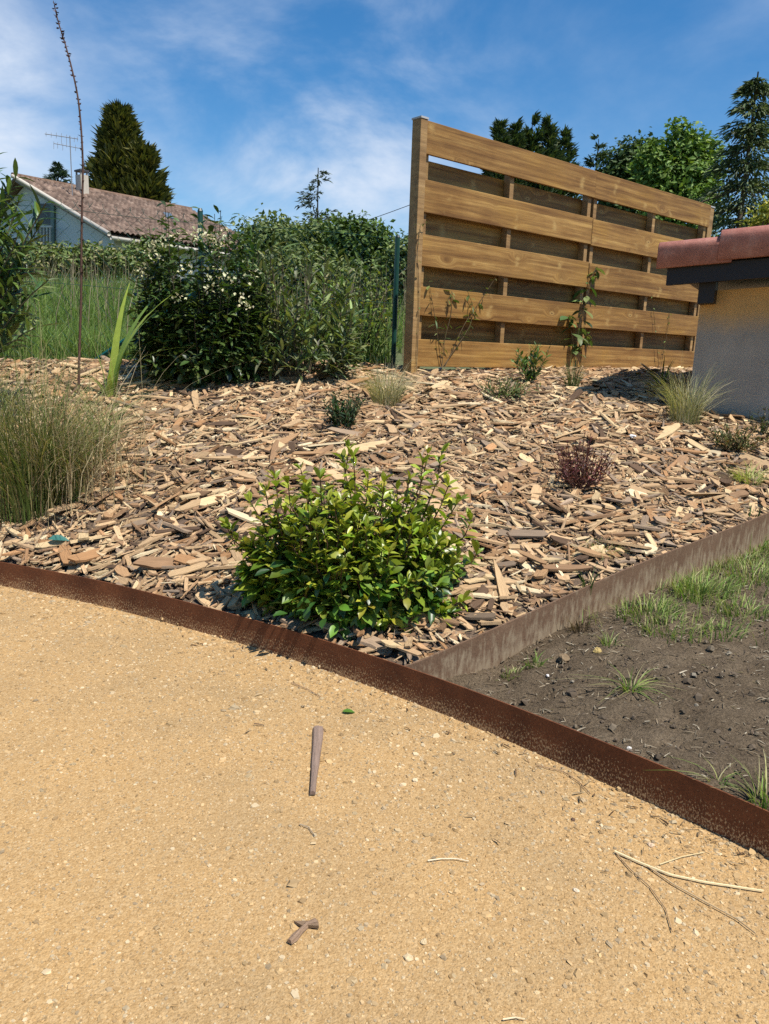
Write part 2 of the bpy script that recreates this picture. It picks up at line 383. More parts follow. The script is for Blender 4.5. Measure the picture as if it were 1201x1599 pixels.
# the one big ground sheet
def grid_mesh(name, xs, ys, zf, mat):
    X, Y = np.meshgrid(xs, ys); Z = zf(X, Y); nx, ny = len(xs), len(ys)
    a = (np.arange(ny - 1)[:, None] * nx + np.arange(nx - 1)[None]).ravel()
    mb = MB(); mb.v = [np.stack([X, Y, Z], -1).reshape(-1, 3)]; mb.i = [np.stack([a, a + 1, a + nx + 1, a + nx], 1).ravel()]
    mb.t = [np.full(len(a), 4)]; mb.c = [np.ones((nx * ny, 3))]; mb.uv = [np.zeros((nx * ny, 2))]; mb.n = nx * ny
    return mb.build(name, mat, smooth=True)
xs = np.concatenate([-np.geomspace(900, 6, 40), np.linspace(-5.5, 5.5, 45), np.geomspace(6, 900, 40)])
ys = np.concatenate([[-900, -300, -60, -10, 0, 2, 4, 4.6, 5.0], np.linspace(5.2, 9, 30), np.geomspace(9.3, 1500, 60)])
tag(grid_mesh('ground', xs, ys, lambda X, Y: np.where(Y < 5.1, -.08, bedz(X, Y) - .035), M_GROUND), kind='structure')
xs = np.linspace(-6, 2.6, 90); ys = np.linspace(-3, 4.6, 90)
path = grid_mesh('gravel_path', xs, ys, lambda X, Y: 0 * X, M_PATH); tag(path, kind='structure')

# planting bed: ruled patch from the steel edging back to the fence line
FENCE = np.array([(-6.5, 4.0), (-3.6, 5.0), (-1.39, 5.75), (.008, 6.3), (1.0, 6.7)])
edge = [p for p in FE[:7]] + RE
backs = []
bk = np.array([(-6.6, 4.9), (-3.6, 5.3), (-1.39, 5.85), (-.1, 6.3), (.6, 6.6), (3.4, 9.0), (5.2, 8.6), (6, 7)])
bl = np.concatenate([[0], np.cumsum(np.linalg.norm(np.diff(bk, axis=0), axis=1))]); el = np.concatenate([[0], np.cumsum(np.linalg.norm(np.diff(np.array(edge), axis=0), axis=1))])
es = np.linspace(0, el[-1], 110); NV = 70
E_ = np.stack([np.interp(es, el, np.array(edge)[:, k]) for k in (0, 1)], 1)
B_ = np.stack([np.interp(es / el[-1] * bl[-1], bl, bk[:, k]) for k in (0, 1)], 1)
tt = np.linspace(0, 1, NV)
PXY = E_[:, None] * (1 - tt)[None, :, None] + B_[:, None] * tt[None, :, None]
Z = bedz(PXY[..., 0], PXY[..., 1])
mb = MB(); a = (np.arange(109)[:, None] * NV + np.arange(NV - 1)[None]).ravel()
mb.v = [np.concatenate([PXY, Z[..., None]], 2).reshape(-1, 3)]; mb.i = [np.stack([a, a + NV, a + NV + 1, a + 1], 1).ravel()]; mb.t = [np.full(len(a), 4)]
mb.c = [np.ones((110 * NV, 3))]; mb.uv = [np.zeros((110 * NV, 2))]; mb.n = 110 * NV
bed = mb.build('planting_bed', M_MULCH, smooth=True); tag(bed, kind='structure')
# bare soil patch between the two edgings
fe = FE[7:]; ff = np.concatenate([[0], np.cumsum(np.linalg.norm(np.diff(fe, axis=0), axis=1))])
na, nb = 210, 150
aa = np.linspace(0, 3.35, na); bb = np.linspace(0, ff[-1], nb)
Fp = np.stack([np.interp(bb, ff, fe[:, k]) for k in (0, 1)], 1)
PXY = CORNER + RDIR * aa[:, None, None] + (Fp - CORNER)[None]
hn = rng.normal(0, 1, (na, nb))
for _ in range(2): hn = (hn + np.roll(hn, 1, 0) + np.roll(hn, 1, 1) + np.roll(hn, -1, 0) + np.roll(hn, -1, 1)) / 5
Z = soilz(PXY[..., 0], PXY[..., 1]) + hn * .012
mb = MB(); a = (np.arange(na - 1)[:, None] * nb + np.arange(nb - 1)[None]).ravel()
mb.v = [np.concatenate([PXY, Z[..., None]], 2).reshape(-1, 3)]; mb.i = [np.stack([a, a + nb, a + nb + 1, a + 1], 1).ravel()]; mb.t = [np.full(len(a), 4)]
mb.c = [np.ones((na * nb, 3))]; mb.uv = [np.zeros((na * nb, 2))]; mb.n = na * nb
soil = mb.build('bare_soil', M_SOIL, smooth=True); tag(soil, kind='structure')

# ------------------------------------------------------------------ steel edgings
def smooth_poly(p, n):
    p = np.array(p); l = np.concatenate([[0], np.cumsum(np.linalg.norm(np.diff(p, axis=0), axis=1))]); s = np.linspace(0, l[-1], n)
    q = np.stack([np.interp(s, l, p[:, k]) for k in range(p.shape[1])], 1)
    for _ in range(6): q[1:-1] = (q[:-2] + 2 * q[1:-1] + q[2:]) / 4
    return q, s
def edging(name, pts, ztop, zbot, mat, label, thick=.004):
    q, s = smooth_poly(pts, 120); d = unit(np.gradient(q, axis=0)); nrm = np.stack([d[:, 1], -d[:, 0]], 1)
    zt = ztop(q); zb = zbot(q); hgt = zt - zb
    v = []; uv = []
    for off, tp in ((0, 0), (0, 1), (1, 1), (1, 0)):
        xy = q - nrm * thick * off; v.append(np.column_stack([xy, np.where(tp, zt, zb)])); uv.append(np.column_stack([s, np.full(len(s), float(tp))]))
    k = len(q); f = []
    for i in range(k - 1):
        for j in range(4):
            a, b = j * k, ((j + 1) % 4) * k; f.append((a + i, a + i + 1, b + i + 1, b + i))
    f.append((0, k, 2 * k, 3 * k)); f.append((k - 1, 4 * k - 1, 3 * k - 1, 2 * k - 1))
    mb = MB(); mb.add(np.concatenate(v), f, uv=np.concatenate(uv) + 1e-3)
    o = mb.build(name, mat); tag(o, label, 'garden edging', 'steel garden edgings'); return o
edging('steel_edging', FE, lambda q: .1 + .002 * np.sin(q[:, 0] * 3), lambda q: 0 * q[:, 0] - .005, M_RUST,
       'long curved rust brown steel edging strip along the sandy gravel path')
q0 = CORNER + RDIR * .006
edging('steel_edging', [q0 + RDIR * t for t in np.linspace(0, 3.33, 30)], lambda q: np.maximum(.098, bedz(q[:, 0], q[:, 1]) + .027), lambda q: soilz(q[:, 0], q[:, 1]) - .02, M_RUST2,
       'straight dusty grey brown steel edging strip between wood chips and bare soil', .007)

# ------------------------------------------------------------------ gravel on the path
def inside(poly, x, y):
    c = np.zeros(len(x), bool); n = len(poly)
    for i in range(n):
        x0, y0 = poly[i]; x1, y1 = poly[(i + 1) % n]
        k = ((y0 > y) != (y1 > y)) & (x < (x1 - x0) * (y - y0) / (y1 - y0 + 1e-12) + x0); c ^= k
    return c
def in_view(p, m=90, top=-200):
    d = p - CAM; z = d @ fw; x = PX + F * (d @ rt) / z; y = PY - F * (d @ up) / z
    return (z > .2) & (x > -m) & (x < 1201 + m) & (y < 1599 + m) & (y > top)
def edge_dist(x, y, P):
    best = np.full(len(x), 9.0)
    for i in range(len(P) - 1):
        a, b = P[i], P[i + 1]; d = b - a; t = np.clip(((x - a[0]) * d[0] + (y - a[1]) * d[1]) / (d @ d), 0, 1)
        best = np.minimum(best, np.hypot(x - a[0] - t * d[0], y - a[1] - t * d[1]))
    return best
def rotz(yaw):
    c, s = np.cos(yaw), np.sin(yaw); M = np.zeros((len(yaw), 3, 3)); M[:, 0, 0] = c; M[:, 0, 1] = -s; M[:, 1, 0] = s; M[:, 1, 1] = c; M[:, 2, 2] = 1; return M
def tilt(ax, ay):
    n = len(ax); A = np.zeros((n, 3, 3)); A[:, 0, 0] = 1; A[:, 1, 1] = np.cos(ax); A[:, 1, 2] = -np.sin(ax); A[:, 2, 1] = np.sin(ax); A[:, 2, 2] = np.cos(ax)
    B = np.zeros((n, 3, 3)); B[:, 1, 1] = 1; B[:, 0, 0] = np.cos(ay); B[:, 0, 2] = np.sin(ay); B[:, 2, 0] = -np.sin(ay); B[:, 2, 2] = np.cos(ay)
    return A @ B
pathpoly = [tuple(p) for p in FE] + [(1.6, -1), (-6, -1)]
def pebbles(n, size, hs, tints, near=None, heap=0):
    y = np.sqrt(rnd(n, .8 ** 2, 3.4 ** 2)); x = rnd(n, -.62, .62) * y
    p = np.stack([x, y, 0 * x], 1); ok = inside(pathpoly, x, y) & in_view(p)
    dist = edge_dist(x, y, FE)
    if near is not None: ok &= rng.random(n) < np.exp(-dist / near)
    p = p[ok]; dist = dist[ok]; n = len(p)
    w = np.array(tints)[rng.integers(0, len(tints), n)] * rnd((n, 1), .55, 1.0) * np.array([1, .985, .93])
    s = np.exp(rng.normal(math.log(size), .38, n))
    M = rotz(rnd(n, 0, 6.28)) @ tilt(rng.normal(0, .22, n), rng.normal(0, .22, n)) * s[:, None, None]
    M[:, :, 1] *= rnd((n, 1), .55, 1); M[:, :, 2] *= rnd((n, 1), hs * .6, hs * 1.3)
    p[:, 2] += s * rnd(n, -.12, .12) * hs + heap * np.exp(-dist / .012) * rnd(n, 0, 1) * (.5 + .5 * np.sin(p[:, 0] * 23))
    k = 5; rj = rnd(k, .75, 1.15); th = np.arange(k) * 2 * math.pi / k
    tv = [(math.cos(t) * r, math.sin(t) * r, -.35) for t, r in zip(th, rj)] + [(.72 * math.cos(t + .2) * r, .72 * math.sin(t + .2) * r, .75) for t, r in zip(th, rj)]
    f = [(i, (i + 1) % k, k + (i + 1) % k, k + i) for i in range(k)] + [tuple(range(k, 2 * k))]
    mb.scatter(tv, f, M, p, w)
mb = MB()
PT = [(.51, .342, .170), (.56, .387, .205), (.47, .30, .138), (.58, .432, .25), (.42, .28, .142), (.53, .362, .183), (.44, .33, .205), (.60, .468, .298)]
pebbles(84000, .0025, .45, PT)
pebbles(30000, .0040, .38, PT, near=.6)
pebbles(9000, .0058, .34, PT, near=.3)
pebbles(9000, .0056, .4, PT, near=.16)
pebbles(420, .0070, .36, PT, near=.35)
pebbles(26000, .0036, .5, PT, near=.022, heap=.016)
g = mb.build('loose_gravel', M_PEB, path, kind='stuff')

# ------------------------------------------------------------------ wood chip mulch
CHIPC = np.array([(.46, .30, .16), (.36, .215, .108), (.53, .385, .21), (.26, .155, .083), (.42, .28, .152), (.25, .18, .12), (.62, .49, .30), (.34, .185, .085), (.10, .062, .038), (.30, .212, .138), (.48, .322, .172)])
CHIPW = np.array([.17, .13, .11, .13, .12, .07, .045, .09, .08, .06, .12]); CHIPW = CHIPW / CHIPW.sum()
def chip_t(k):
    r = np.random.default_rng(100 + k); j = lambda a: r.uniform(-a, a)
    if k % 3 == 0: top = [(-.5, j(.12)), (-.2 + j(.1), .34 + j(.1)), (.15 + j(.1), .5 + j(.1)), (.47 + j(.04), .46 + j(.05)), (.5 + j(.03), .1 + j(.15)), (.45 + j(.05), -.4 + j(.1)), (.1 + j(.1), -.46 + j(.08)), (-.25 + j(.1), -.28 + j(.1))]
    elif k % 3 == 1: top = [(-.5 + j(.03), .25 + j(.1)), (-.43 + j(.04), .5 + j(.06)), (.05 + j(.2), .47 + j(.06)), (.42 + j(.05), .5 + j(.06)), (.5 + j(.05), .05 + j(.3)), (.44 + j(.05), -.48 + j(.06)), (-.1 + j(.2), -.5 + j(.06)), (-.46 + j(.04), -.42 + j(.1))]
    else: top = [(-.5, -.2 + j(.2)), (-.38 + j(.06), .3 + j(.15)), (-.05 + j(.1), .48 + j(.08)), (.3 + j(.08), .35 + j(.15)), (.5, .2 + j(.25)), (.40 + j(.06), -.28 + j(.1)), (.0 + j(.2), -.5 + j(.1)), (-.33 + j(.06), -.42 + j(.1))]
    bow = r.uniform(-.12, .12); n = len(top); v = []; uv = []
    for lev in (1, 0):
        for (x, y) in top: v.append((x * (1 if lev else .97), y * (.93 if lev else 1), (.5 + j(.18) if lev else -.5) + bow * 8 * (x * x - .1))); uv.append((x, y * .3 + (0 if lev else .3)))
    v.append((j(.1), j(.1), .5 + j(.15))); uv.append((0, 0))
    f = [(2 * n, i, (i + 1) % n) for i in range(n)] + [((i + 1) % n, i, n + i, n + (i + 1) % n) for i in range(n)]
    f = [tuple(reversed(q)) if len(q) == 4 else q for q in f]
    f = [(a[0], a[2], a[1]) if len(a) == 3 else a for a in f]
    return np.array(v), f, np.array(uv)
CHIPT = [chip_t(k) for k in range(9)]
bedpoly = [tuple(p) for p in edge] + [tuple(p) for p in bk[::-1]]
def chip_field(n):
    x = rnd(n, -3.7, 4.2); y = rnd(n, 2.0, 8.9)
    z = bedz(x, y); p = np.stack([x, y, z], 1)
    ok = inside(bedpoly, x, y) & in_view(p, 110)
    ok &= ~((y > 5.72 + .87 * (x - .1)) & (x > .15))       # nothing behind the screen
    ok &= ~inside([(1.9, 4.87), (2.6, 6.2), (4.8, 5.0), (4.2, 3.6)], x, y)       # nor inside the shed
    ed = np.minimum(edge_dist(x, y, FE), edge_dist(x, y, np.array([RE[0], RE[-1]])))
    ok &= ed > .02
    p = p[ok]; ed = ed[ok]; n = len(p)
    Ln = np.exp(rng.normal(math.log(.048), .68, n)).clip(.010, .30)
    Ln = np.minimum(Ln, ed * 1.75)
    W = (Ln * np.exp(rng.normal(math.log(.22), .42, n))).clip(.005, .052)
    T = (W * rnd(n, .12, .32)).clip(.0022, .009)
    lay = rnd(n, 0, 1)
    p[:, 2] += .003 + lay * .030 * np.clip(ed / .08, .15, 1)
    ax = rng.normal(0, .25, n); ay = rng.normal(0, .15, n)
    gx = (bedz(p[:, 0] + .05, p[:, 1]) - bedz(p[:, 0] - .05, p[:, 1])) / .1; gy = (bedz(p[:, 0], p[:, 1] + .05) - bedz(p[:, 0], p[:, 1] - .05)) / .1
    G = np.zeros((n, 3, 3)); G[:, 0, 0] = 1; G[:, 1, 1] = 1; G[:, 2, 2] = 1; G[:, 2, 0] = gx; G[:, 2, 1] = gy
    M = G @ rotz(rnd(n, 0, 6.28)) @ tilt(ax, ay)
    M[:, :, 0] *= Ln[:, None]; M[:, :, 1] *= W[:, None]; M[:, :, 2] *= T[:, None]
    tint = CHIPC[rng.choice(len(CHIPC), n, p=CHIPW)] * (1 + rng.normal(0, .16, (n, 1))).clip(.5, 1.5)
    return p, M, tint.clip(.02, .85), Ln, W, lay
p, M, tint, Ln, W, lay = chip_field(154000)
keep_ = (lay > .16) | (Ln > .09); p, M, tint, Ln, W, lay = p[keep_], M[keep_], tint[keep_], Ln[keep_], W[keep_], lay[keep_]
thin = rng.random(len(p)) < .38
M[thin, :, 1] *= .4; W[thin] *= .4; tint[thin] = (tint[thin] * 1.08 + .015).clip(.02, .8)
var = rng.integers(0, 9, len(p))
# the chips that show largest become pieces of their own
show = (Ln * W) / np.sum((p - CAM) ** 2, 1) * (lay > .72) * in_view(p, -5)
big = np.argsort(-show)[:300]; rest = np.ones(len(p), bool); rest[big] = False
mb = MB()
def crumb_t(k):      # small bits: five-sided splinters
    r = np.random.default_rng(300 + k); j = lambda a: r.uniform(-a, a)
    o_ = [(-.5, j(.3)), (-.1 + j(.2), .45 + j(.1)), (.45 + j(.06), .3 + j(.2)), (.5, -.2 + j(.2)), (-.15 + j(.2), -.48 + j(.1))]
    v = [(x, y, .5 + j(.2)) for x, y in o_] + [(x, y, -.5) for x, y in o_]
    return np.array(v), [(4, 3, 2, 1, 0)[::-1]] + [(i, (i + 1) % 5, 5 + (i + 1) % 5, 5 + i)[::-1] for i in range(5)], np.array([(x, y * .3) for x, y in o_] + [(x, y * .3 + .3) for x, y in o_])
tiny = rest & (Ln < .06)
for k in range(5):
    s = tiny & (var % 5 == k); tv, f, uv = crumb_t(k); mb.scatter(tv, f, M[s], p[s], tint[s], uv)
rest &= ~tiny
for k in range(9):
    s = rest & (var == k); tv, f, uv = CHIPT[k]; mb.scatter(tv, f, M[s], p[s], tint[s], uv)
mb.build('wood_chip_mulch', M_CHIP, bed, kind='stuff')
chipmesh = {}
for i in big:
    c = int(np.argmin(np.abs(CHIPC - tint[i]).sum(1))); key = (int(var[i]), c)
    if key not in chipmesh:
        tv, f, uv = CHIPT[key[0]]; b_ = MB(); b_.scatter(tv, f, np.eye(3)[None], np.zeros((1, 3)), CHIPC[c][None], uv); chipmesh[key] = b_.mesh('wood_chip', M_CHIP)
    o = bpy.data.objects.new('wood_chip', chipmesh[key]); link(o, bed)
    mm = Matrix([list(M[i][r]) + [p[i][r] + (.004 if r == 2 else 0)] for r in range(3)] + [[0, 0, 0, 1]]); o.matrix_basis = mm

# ------------------------------------------------------------------ timber screen
LT = np.array([.121, 5.6]); PD = unit(np.array([3.018, 2.621])); PN = np.array([PD[1], -PD[0]])     # PN faces the camera
ZT, ZB = 2.508, .885
scr = empty('timber_screen', (LT[0], LT[1], .84), 'brown timber screen of wide horizontal boards with open gaps', 'fence screen')
SA = math.atan2(PD[1], PD[0]); scr.rotation_euler = (0, 0, SA)
# local frame: x along the screen, -y towards the camera, z up
def bevbox(name, lo, hi, mat, parent, loc, bev=.003, rot=(0, 0, 0)):
    mb = MB(); mb.box(lo, hi); o = bpy.data.objects.new(name, mb.mesh(name, mat)); link(o, parent); o.location = loc; o.rotation_euler = rot
    if bev:
        md = o.modifiers.new('bevel', 'BEVEL'); md.width = bev; md.segments = 2; md.limit_method = 'ANGLE'
    return o
zb0 = .84
rows = [(2.298, 2.508), (1.928, 2.14), (1.57, 1.78), (1.238, 1.436), (.885, 1.077)]
for r, (a, b) in enumerate(rows):
    for h in range(2):
        x0 = .06 + h * 1.965; x1 = x0 + 1.962 - (.0 if r else .0)
        sag = rng.normal(0, .003)
        bevbox('front_board', (0, -.011, 0), (x1 - x0, .011, b - a), M_BOARD, scr, (x0, -.036 + rng.normal(0, .0015), a - zb0 + sag), .003, (0, rng.normal(0, .0012), 0))
for r in range(5):
    a = rows[r + 1][1] - .035 if r < 4 else .83; b = rows[r][0] + .03 - (.040 if r == 0 else 0)
    if r == 4: continue
    for h in range(2):
        x0 = .06 + h * 1.965; bevbox('rear_board', (0, -.011, 0), (1.96, .011, b - a), M_BOARD, scr, (x0, .054 + rng.normal(0, .0015), a - zb0), .003)
for x in (.085, .985, 1.985, 2.07, 3.0, 3.95):
    bevbox('upright', (0, -.0225, -.02), (.045, .0405, 1.63), M_POST, scr, (x - .02, 0, ZB - zb0), .003)
po = bevbox('post', (-.062, -.058, -.25), (0, .03, 1.692), M_POST, scr, (.055, 0, -.02), .004)
M_ZINC = m_tint('zinc_cap', .4, .5, 0, 30, .2)
mb = MB(); mb.box((-.066, -.062, 1.692), (.004, .034, 1.704), (.38, .37, .36)); c = mb.mesh('post_cap', M_ZINC); o = link(bpy.data.objects.new('post_cap', c), po)
po2 = bevbox('post', (0, -.03, -.25), (.09, .06, 1.66), M_POST, scr, (3.995, .0, 0), .004)
mb = MB(); mb.box((-.003, -.035, 1.66), (.095, .065, 1.672), (.38, .37, .36)); o = link(bpy.data.objects.new('post_cap', mb.mesh('post_cap', M_ZINC)), po2)
def panel(px, py, off=.06):
    d = ray(px, py); n = np.array([PN[0], PN[1], 0]); o_ = np.array([LT[0], LT[1], 0]) + n * off
    return CAM + d * (((o_ - CAM) @ n) / (d @ n))

# ------------------------------------------------------------------ shed at the right
SW = hit(1074, 641); SW[2] = float(bedz(SW[0], SW[1]))
HD = math.radians(-28); hx = np.array([math.cos(HD), math.sin(HD), 0]); hn_ = np.array([math.sin(HD), -math.cos(HD), 0])   # hn_ faces the camera
shed = empty('garden_shed', SW, 'low shed with grey and ochre rendered wall under red clay tiles', 'shed'); shed.rotation_euler = (0, 0, HD)
# local: x along the wall to the right, -y to the camera
RAKE = math.radians(4.0); ZR = aty(1060, 470, SW[1])[2] - SW[2]
ztop = lambda x: ZR + .06 + math.tan(RAKE) * x
mb = MB(); W_ = 2.6
mb.add([(0, 0, -.3), (W_, 0, -.3), (W_, 0, ztop(W_)), (0, 0, ztop(0)), (0, 1.6, -.3), (W_, 1.6, -.3), (W_, 1.6, ztop(W_)), (0, 1.6, ztop(0))],
       [(0, 1, 2, 3), (5, 4, 7, 6), (4, 0, 3, 7), (1, 5, 6, 2), (3, 2, 6, 7)])
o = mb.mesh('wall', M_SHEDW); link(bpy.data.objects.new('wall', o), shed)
M_BEAM = m_tint('dark_stained_beam', .55, .3, 0, 40, .4, .002)
xo = -.24
def rk(x, y, z): return (x, y, z + math.tan(RAKE) * x)
mb = MB()
for (x0, x1, y0, y1, z0, z1) in [(xo + .06, W_, -.20, -.145, ZR + .095, ZR + .20)]:
    mb.add([rk(x0, y0, z0), rk(x1, y0, z0), rk(x1, y1, z0), rk(x0, y1, z0), rk(x0, y0, z1), rk(x1, y0, z1), rk(x1, y1, z1), rk(x0, y1, z1)],
           [(3, 2, 1, 0), (4, 5, 6, 7), (0, 1, 5, 4), (1, 2, 6, 5), (2, 3, 7, 6), (3, 0, 4, 7)], (.022, .018, .018))
link(bpy.data.objects.new('verge_beam', mb.mesh('verge_beam', M_BEAM)), shed)
for x0 in (.0, 1.2, 2.3):
    mb = MB(); mb.add([rk(x0, -.143, ZR - .02), rk(x0 + .09, -.143, ZR - .02), rk(x0 + .09, .0, ZR - .02), rk(x0, .0, ZR - .02), rk(x0, -.143, ZR + .19), rk(x0 + .09, -.143, ZR + .19), rk(x0 + .09, 0, ZR + .19), rk(x0, 0, ZR + .19)],
           [(3, 2, 1, 0), (4, 5, 6, 7), (0, 1, 5, 4), (1, 2, 6, 5), (2, 3, 7, 6), (3, 0, 4, 7)], (.025, .02, .018))
    link(bpy.data.objects.new('purlin_end', mb.mesh('purlin_end', M_BEAM)), shed)
mb = MB(); x0, x1 = xo + .04, W_ + .1
mb.add([rk(x0, -.14, ZR + .20), rk(x1, -.14, ZR + .20), rk(x1, 1.75, ZR + .20), rk(x0, 1.75, ZR + .20), rk(x0, -.14, ZR + .235), rk(x1, -.14, ZR + .235), rk(x1, 1.75, ZR + .235), rk(x0, 1.75, ZR + .235)],
       [(3, 2, 1, 0), (4, 5, 6, 7), (0, 1, 5, 4), (1, 2, 6, 5), (2, 3, 7, 6), (3, 0, 4, 7)], (.05, .04, .03))
link(bpy.data.objects.new('roof_deck', mb.mesh('roof_deck', M_BEAM)), shed)
# rows of tiles: the verge row has a hanging flange and a rounded shoulder
def verge_tile(lift, scale, x0, x1):
    prof = [(-.222, ZR + .185), (-.235, ZR + .19), (-.232, ZR + .29)]
    for a in np.linspace(10, 88, 6): prof.append((-.19 - .045 * math.cos(math.radians(a)), ZR + .295 + .045 * math.sin(math.radians(a))))
    prof += [(-.10, ZR + .335), (.06, ZR + .30), (.06, ZR + .285), (-.10, ZR + .318), (-.19, ZR + .322), (-.215, ZR + .29)]
    prof = [(y - lift * .6, (z - ZR - .19) * scale + ZR + .19 + lift) for y, z in prof]
    n = len(prof); v = []; 
    stations = [x0, x0 + .006, x1 - .006, x1]; sc_ = [.97, 1, 1, .97]
    cy, cz = -.14, ZR + .26
    for x, s_ in zip(stations, sc_):
        v += [rk(x, cy + (y - cy) * s_, cz + (z - cz) * s_) for y, z in prof]
    f = [(i * n + j, i * n + (j + 1) % n, (i + 1) * n + (j + 1) % n, (i + 1) * n + j) for i in range(3) for j in range(n)]
    f += [tuple(range(n))[::-1], tuple(range(3 * n, 4 * n))]
    return v, f
x = xo
for k in range(7):
    ln = .41; v, f = verge_tile(.004 + .016 * (k % 2), 1 + .12 * (k % 2), x, x + ln); mb = MB(); mb.add(v, f, np.array([1, 1, 1]) * rng.uniform(.85, 1.15))
    link(bpy.data.objects.new('verge_tile', mb.mesh('verge_tile', M_TILE, True)), shed)
    for r in range(7):
        mb = MB(); y0 = .06 + r * .235; th = np.linspace(0, math.pi, 7)
        vv = [rk(xx, y0 + .12 - .12 * math.cos(t), ZR + .25 + .085 * math.sin(t) + (.008 if q else 0)) for q, xx in ((1, x), (0, x + ln)) for t in th]
        vv += [rk(xx, y0 + .12 - .105 * math.cos(t), ZR + .238 + .078 * math.sin(t) + (.008 if q else 0)) for q, xx in ((1, x), (0, x + ln)) for t in th]
        f = [(i, i + 1, 7 + i + 1, 7 + i) for i in range(6)] + [(14 + i + 1, 14 + i, 21 + i, 21 + i + 1) for i in range(6)] + [(i + 1, i, 14 + i, 14 + i + 1) for i in range(6)]
        mb.add(vv, f, np.array([1, 1, 1]) * rng.uniform(.85, 1.15)); link(bpy.data.objects.new('roof_tile', mb.mesh('roof_tile', M_TILE, True)), shed)
    x += .335

# ------------------------------------------------------------------ chain-link fence
GREEN = (.012, .055, .042)
M_GREENP = m_tint('green_coated_metal', .4, .4, 0, 20, .15)
fen = empty('chain_link_fence', (FENCE[3][0], FENCE[3][1], .83), 'dark green chain link wire fence on thin metal posts behind the shrubs', 'wire fence')
mb = MB(); fl = np.concatenate([[0], np.cumsum(np.linalg.norm(np.diff(FENCE, axis=0), axis=1))])
DW = .044; total = fl[-1] - 1.6; s0 = 1.6
def fp(s): return np.array([np.interp(s, fl, FENCE[:, 0]), np.interp(s, fl, FENCE[:, 1])])
TOPZ = 1.865
n_w = int(total / DW)
for k in range(n_w):
    pts = []; zb = float(bedz(*fp(s0 + k * DW))) + .02
    nrow = int((TOPZ - zb) / DW)
    sagz = .012 * math.sin(k * .13)
    for j in range(nrow + 1):
        s = s0 + k * DW + (DW if (j + k) % 2 else 0) ; q = fp(s); pts.append((q[0], q[1] + (.004 if j % 2 else -.004), TOPZ - j * DW + sagz))
    pts.insert(0, (pts[0][0] + rng.normal(0, .012), pts[0][1], TOPZ + .03 + sagz))
    mb.tube(pts, .0016, 3, GREEN, False)
for zz in (TOPZ - .03, 1.35):
    mb.tube([(*fp(s), zz + .012 * math.sin((s - s0) / DW * .13)) for s in np.linspace(s0, fl[-1], 40)], .0018, 3, GREEN, False)
mb.build('wire_mesh', M_GREENP, fen, kind='stuff')
for (x, y) in ((-1.39, 5.75), (.008, 6.3), (-3.6, 5.0)):
    mb = MB(); zb = float(bedz(x, y)) - .1; zt_ = 1.90 if x < -1 else 1.845
    mb.tube([(x + .02, y - .03, zb), (x + .02, y - .03, zt_)], .019, 8, GREEN); o = mb.build('fence_post', M_GREENP, fen)
    mb = MB(); mb.tube([(x + .02, y - .03, zt_), (x + .02, y - .03, zt_ + .02)], [.021, .012], 8, (.01, .03, .025)); mb.build('post_cap', M_GREENP, o, base=fen.location)
mb = MB(); a = hit(150, 562); b = np.array([-1.38, 5.70, 1.36]); mb.tube([a, b], .017, 6, (.008, .09, .085)); mb.build('brace', M_GREENP, fen)

# ------------------------------------------------------------------ vegetation builders
def tube_path(a, b, bend, n=6, wob=.0):
    a = np.asarray(a, float); b = np.asarray(b, float); t = np.linspace(0, 1, n)[:, None]
    p = a * (1 - t) + b * t + np.asarray(bend)[None] * (4 * t * (1 - t))
    if wob: p[1:-1] += rng.normal(0, wob, (n - 2, 3))
    return p
LEAFS = [leaf_t(4, w_, fo, c, 1.3) for w_, fo, c in ((.46, .3, .12), (.40, .5, .28), (.50, .2, .42), (.36, .6, .05))]
LANCE = [leaf_t(4, .17, .35, c, .9) for c in (.1, .25, .45)]
SMALL = [leaf_t(3, .38, .2, c, 1.0) for c in (.05, .25)]
class Leaves:
    def __init__(s): s.P = []; s.D = []; s.N = []; s.L = []; s.C = []
    def add(s, p, d, n, l, c): s.P.append(p); s.D.append(d); s.N.append(n); s.L.append(l); s.C.append(c)
    def arrays(s): return np.array(s.P), frames(np.array(s.D), np.array(s.N)) * np.array(s.L)[:, None, None], np.array(s.C)
    def emit(s, parent, tmpl, mat, mass='foliage', single=0, name='leaf', smooth=True, rank=None):
        P, M, C = s.arrays(); n = len(P); var = rng.integers(0, len(tmpl), n); keep = np.zeros(n, bool)
        if single:
            score = np.array(s.L) / np.linalg.norm(P - CAM, axis=1) if rank is None else rank(P, np.array(s.L))
            keep[np.argsort(-score)[:single]] = True
            cl = {}
            q = np.round(np.log(C.clip(.004)) * 2.2)
            base = np.array(parent.location)
            for i in np.where(keep)[0]:
                key = (int(var[i]), tuple(q[i]))
                if key not in cl:
                    mb = MB(); tv, f = tmpl[var[i]]; mb.scatter(tv, f, np.eye(3)[None], np.zeros((1, 3)), C[i][None]); cl[key] = mb.mesh(name, mat, smooth)
                o = bpy.data.objects.new(name, cl[key]); link(o, parent)
                o.matrix_basis = Matrix([list(M[i][r]) + [P[i][r] - base[r]] for r in range(3)] + [[0, 0, 0, 1]])
        if (~keep).any():
            mb = MB()
            for k, (tv, f) in enumerate(tmpl):
                m = (~keep) & (var == k); mb.scatter(tv, f, M[m], P[m], C[m])
            mb.build(mass, mat, parent, smooth=smooth, kind='stuff')
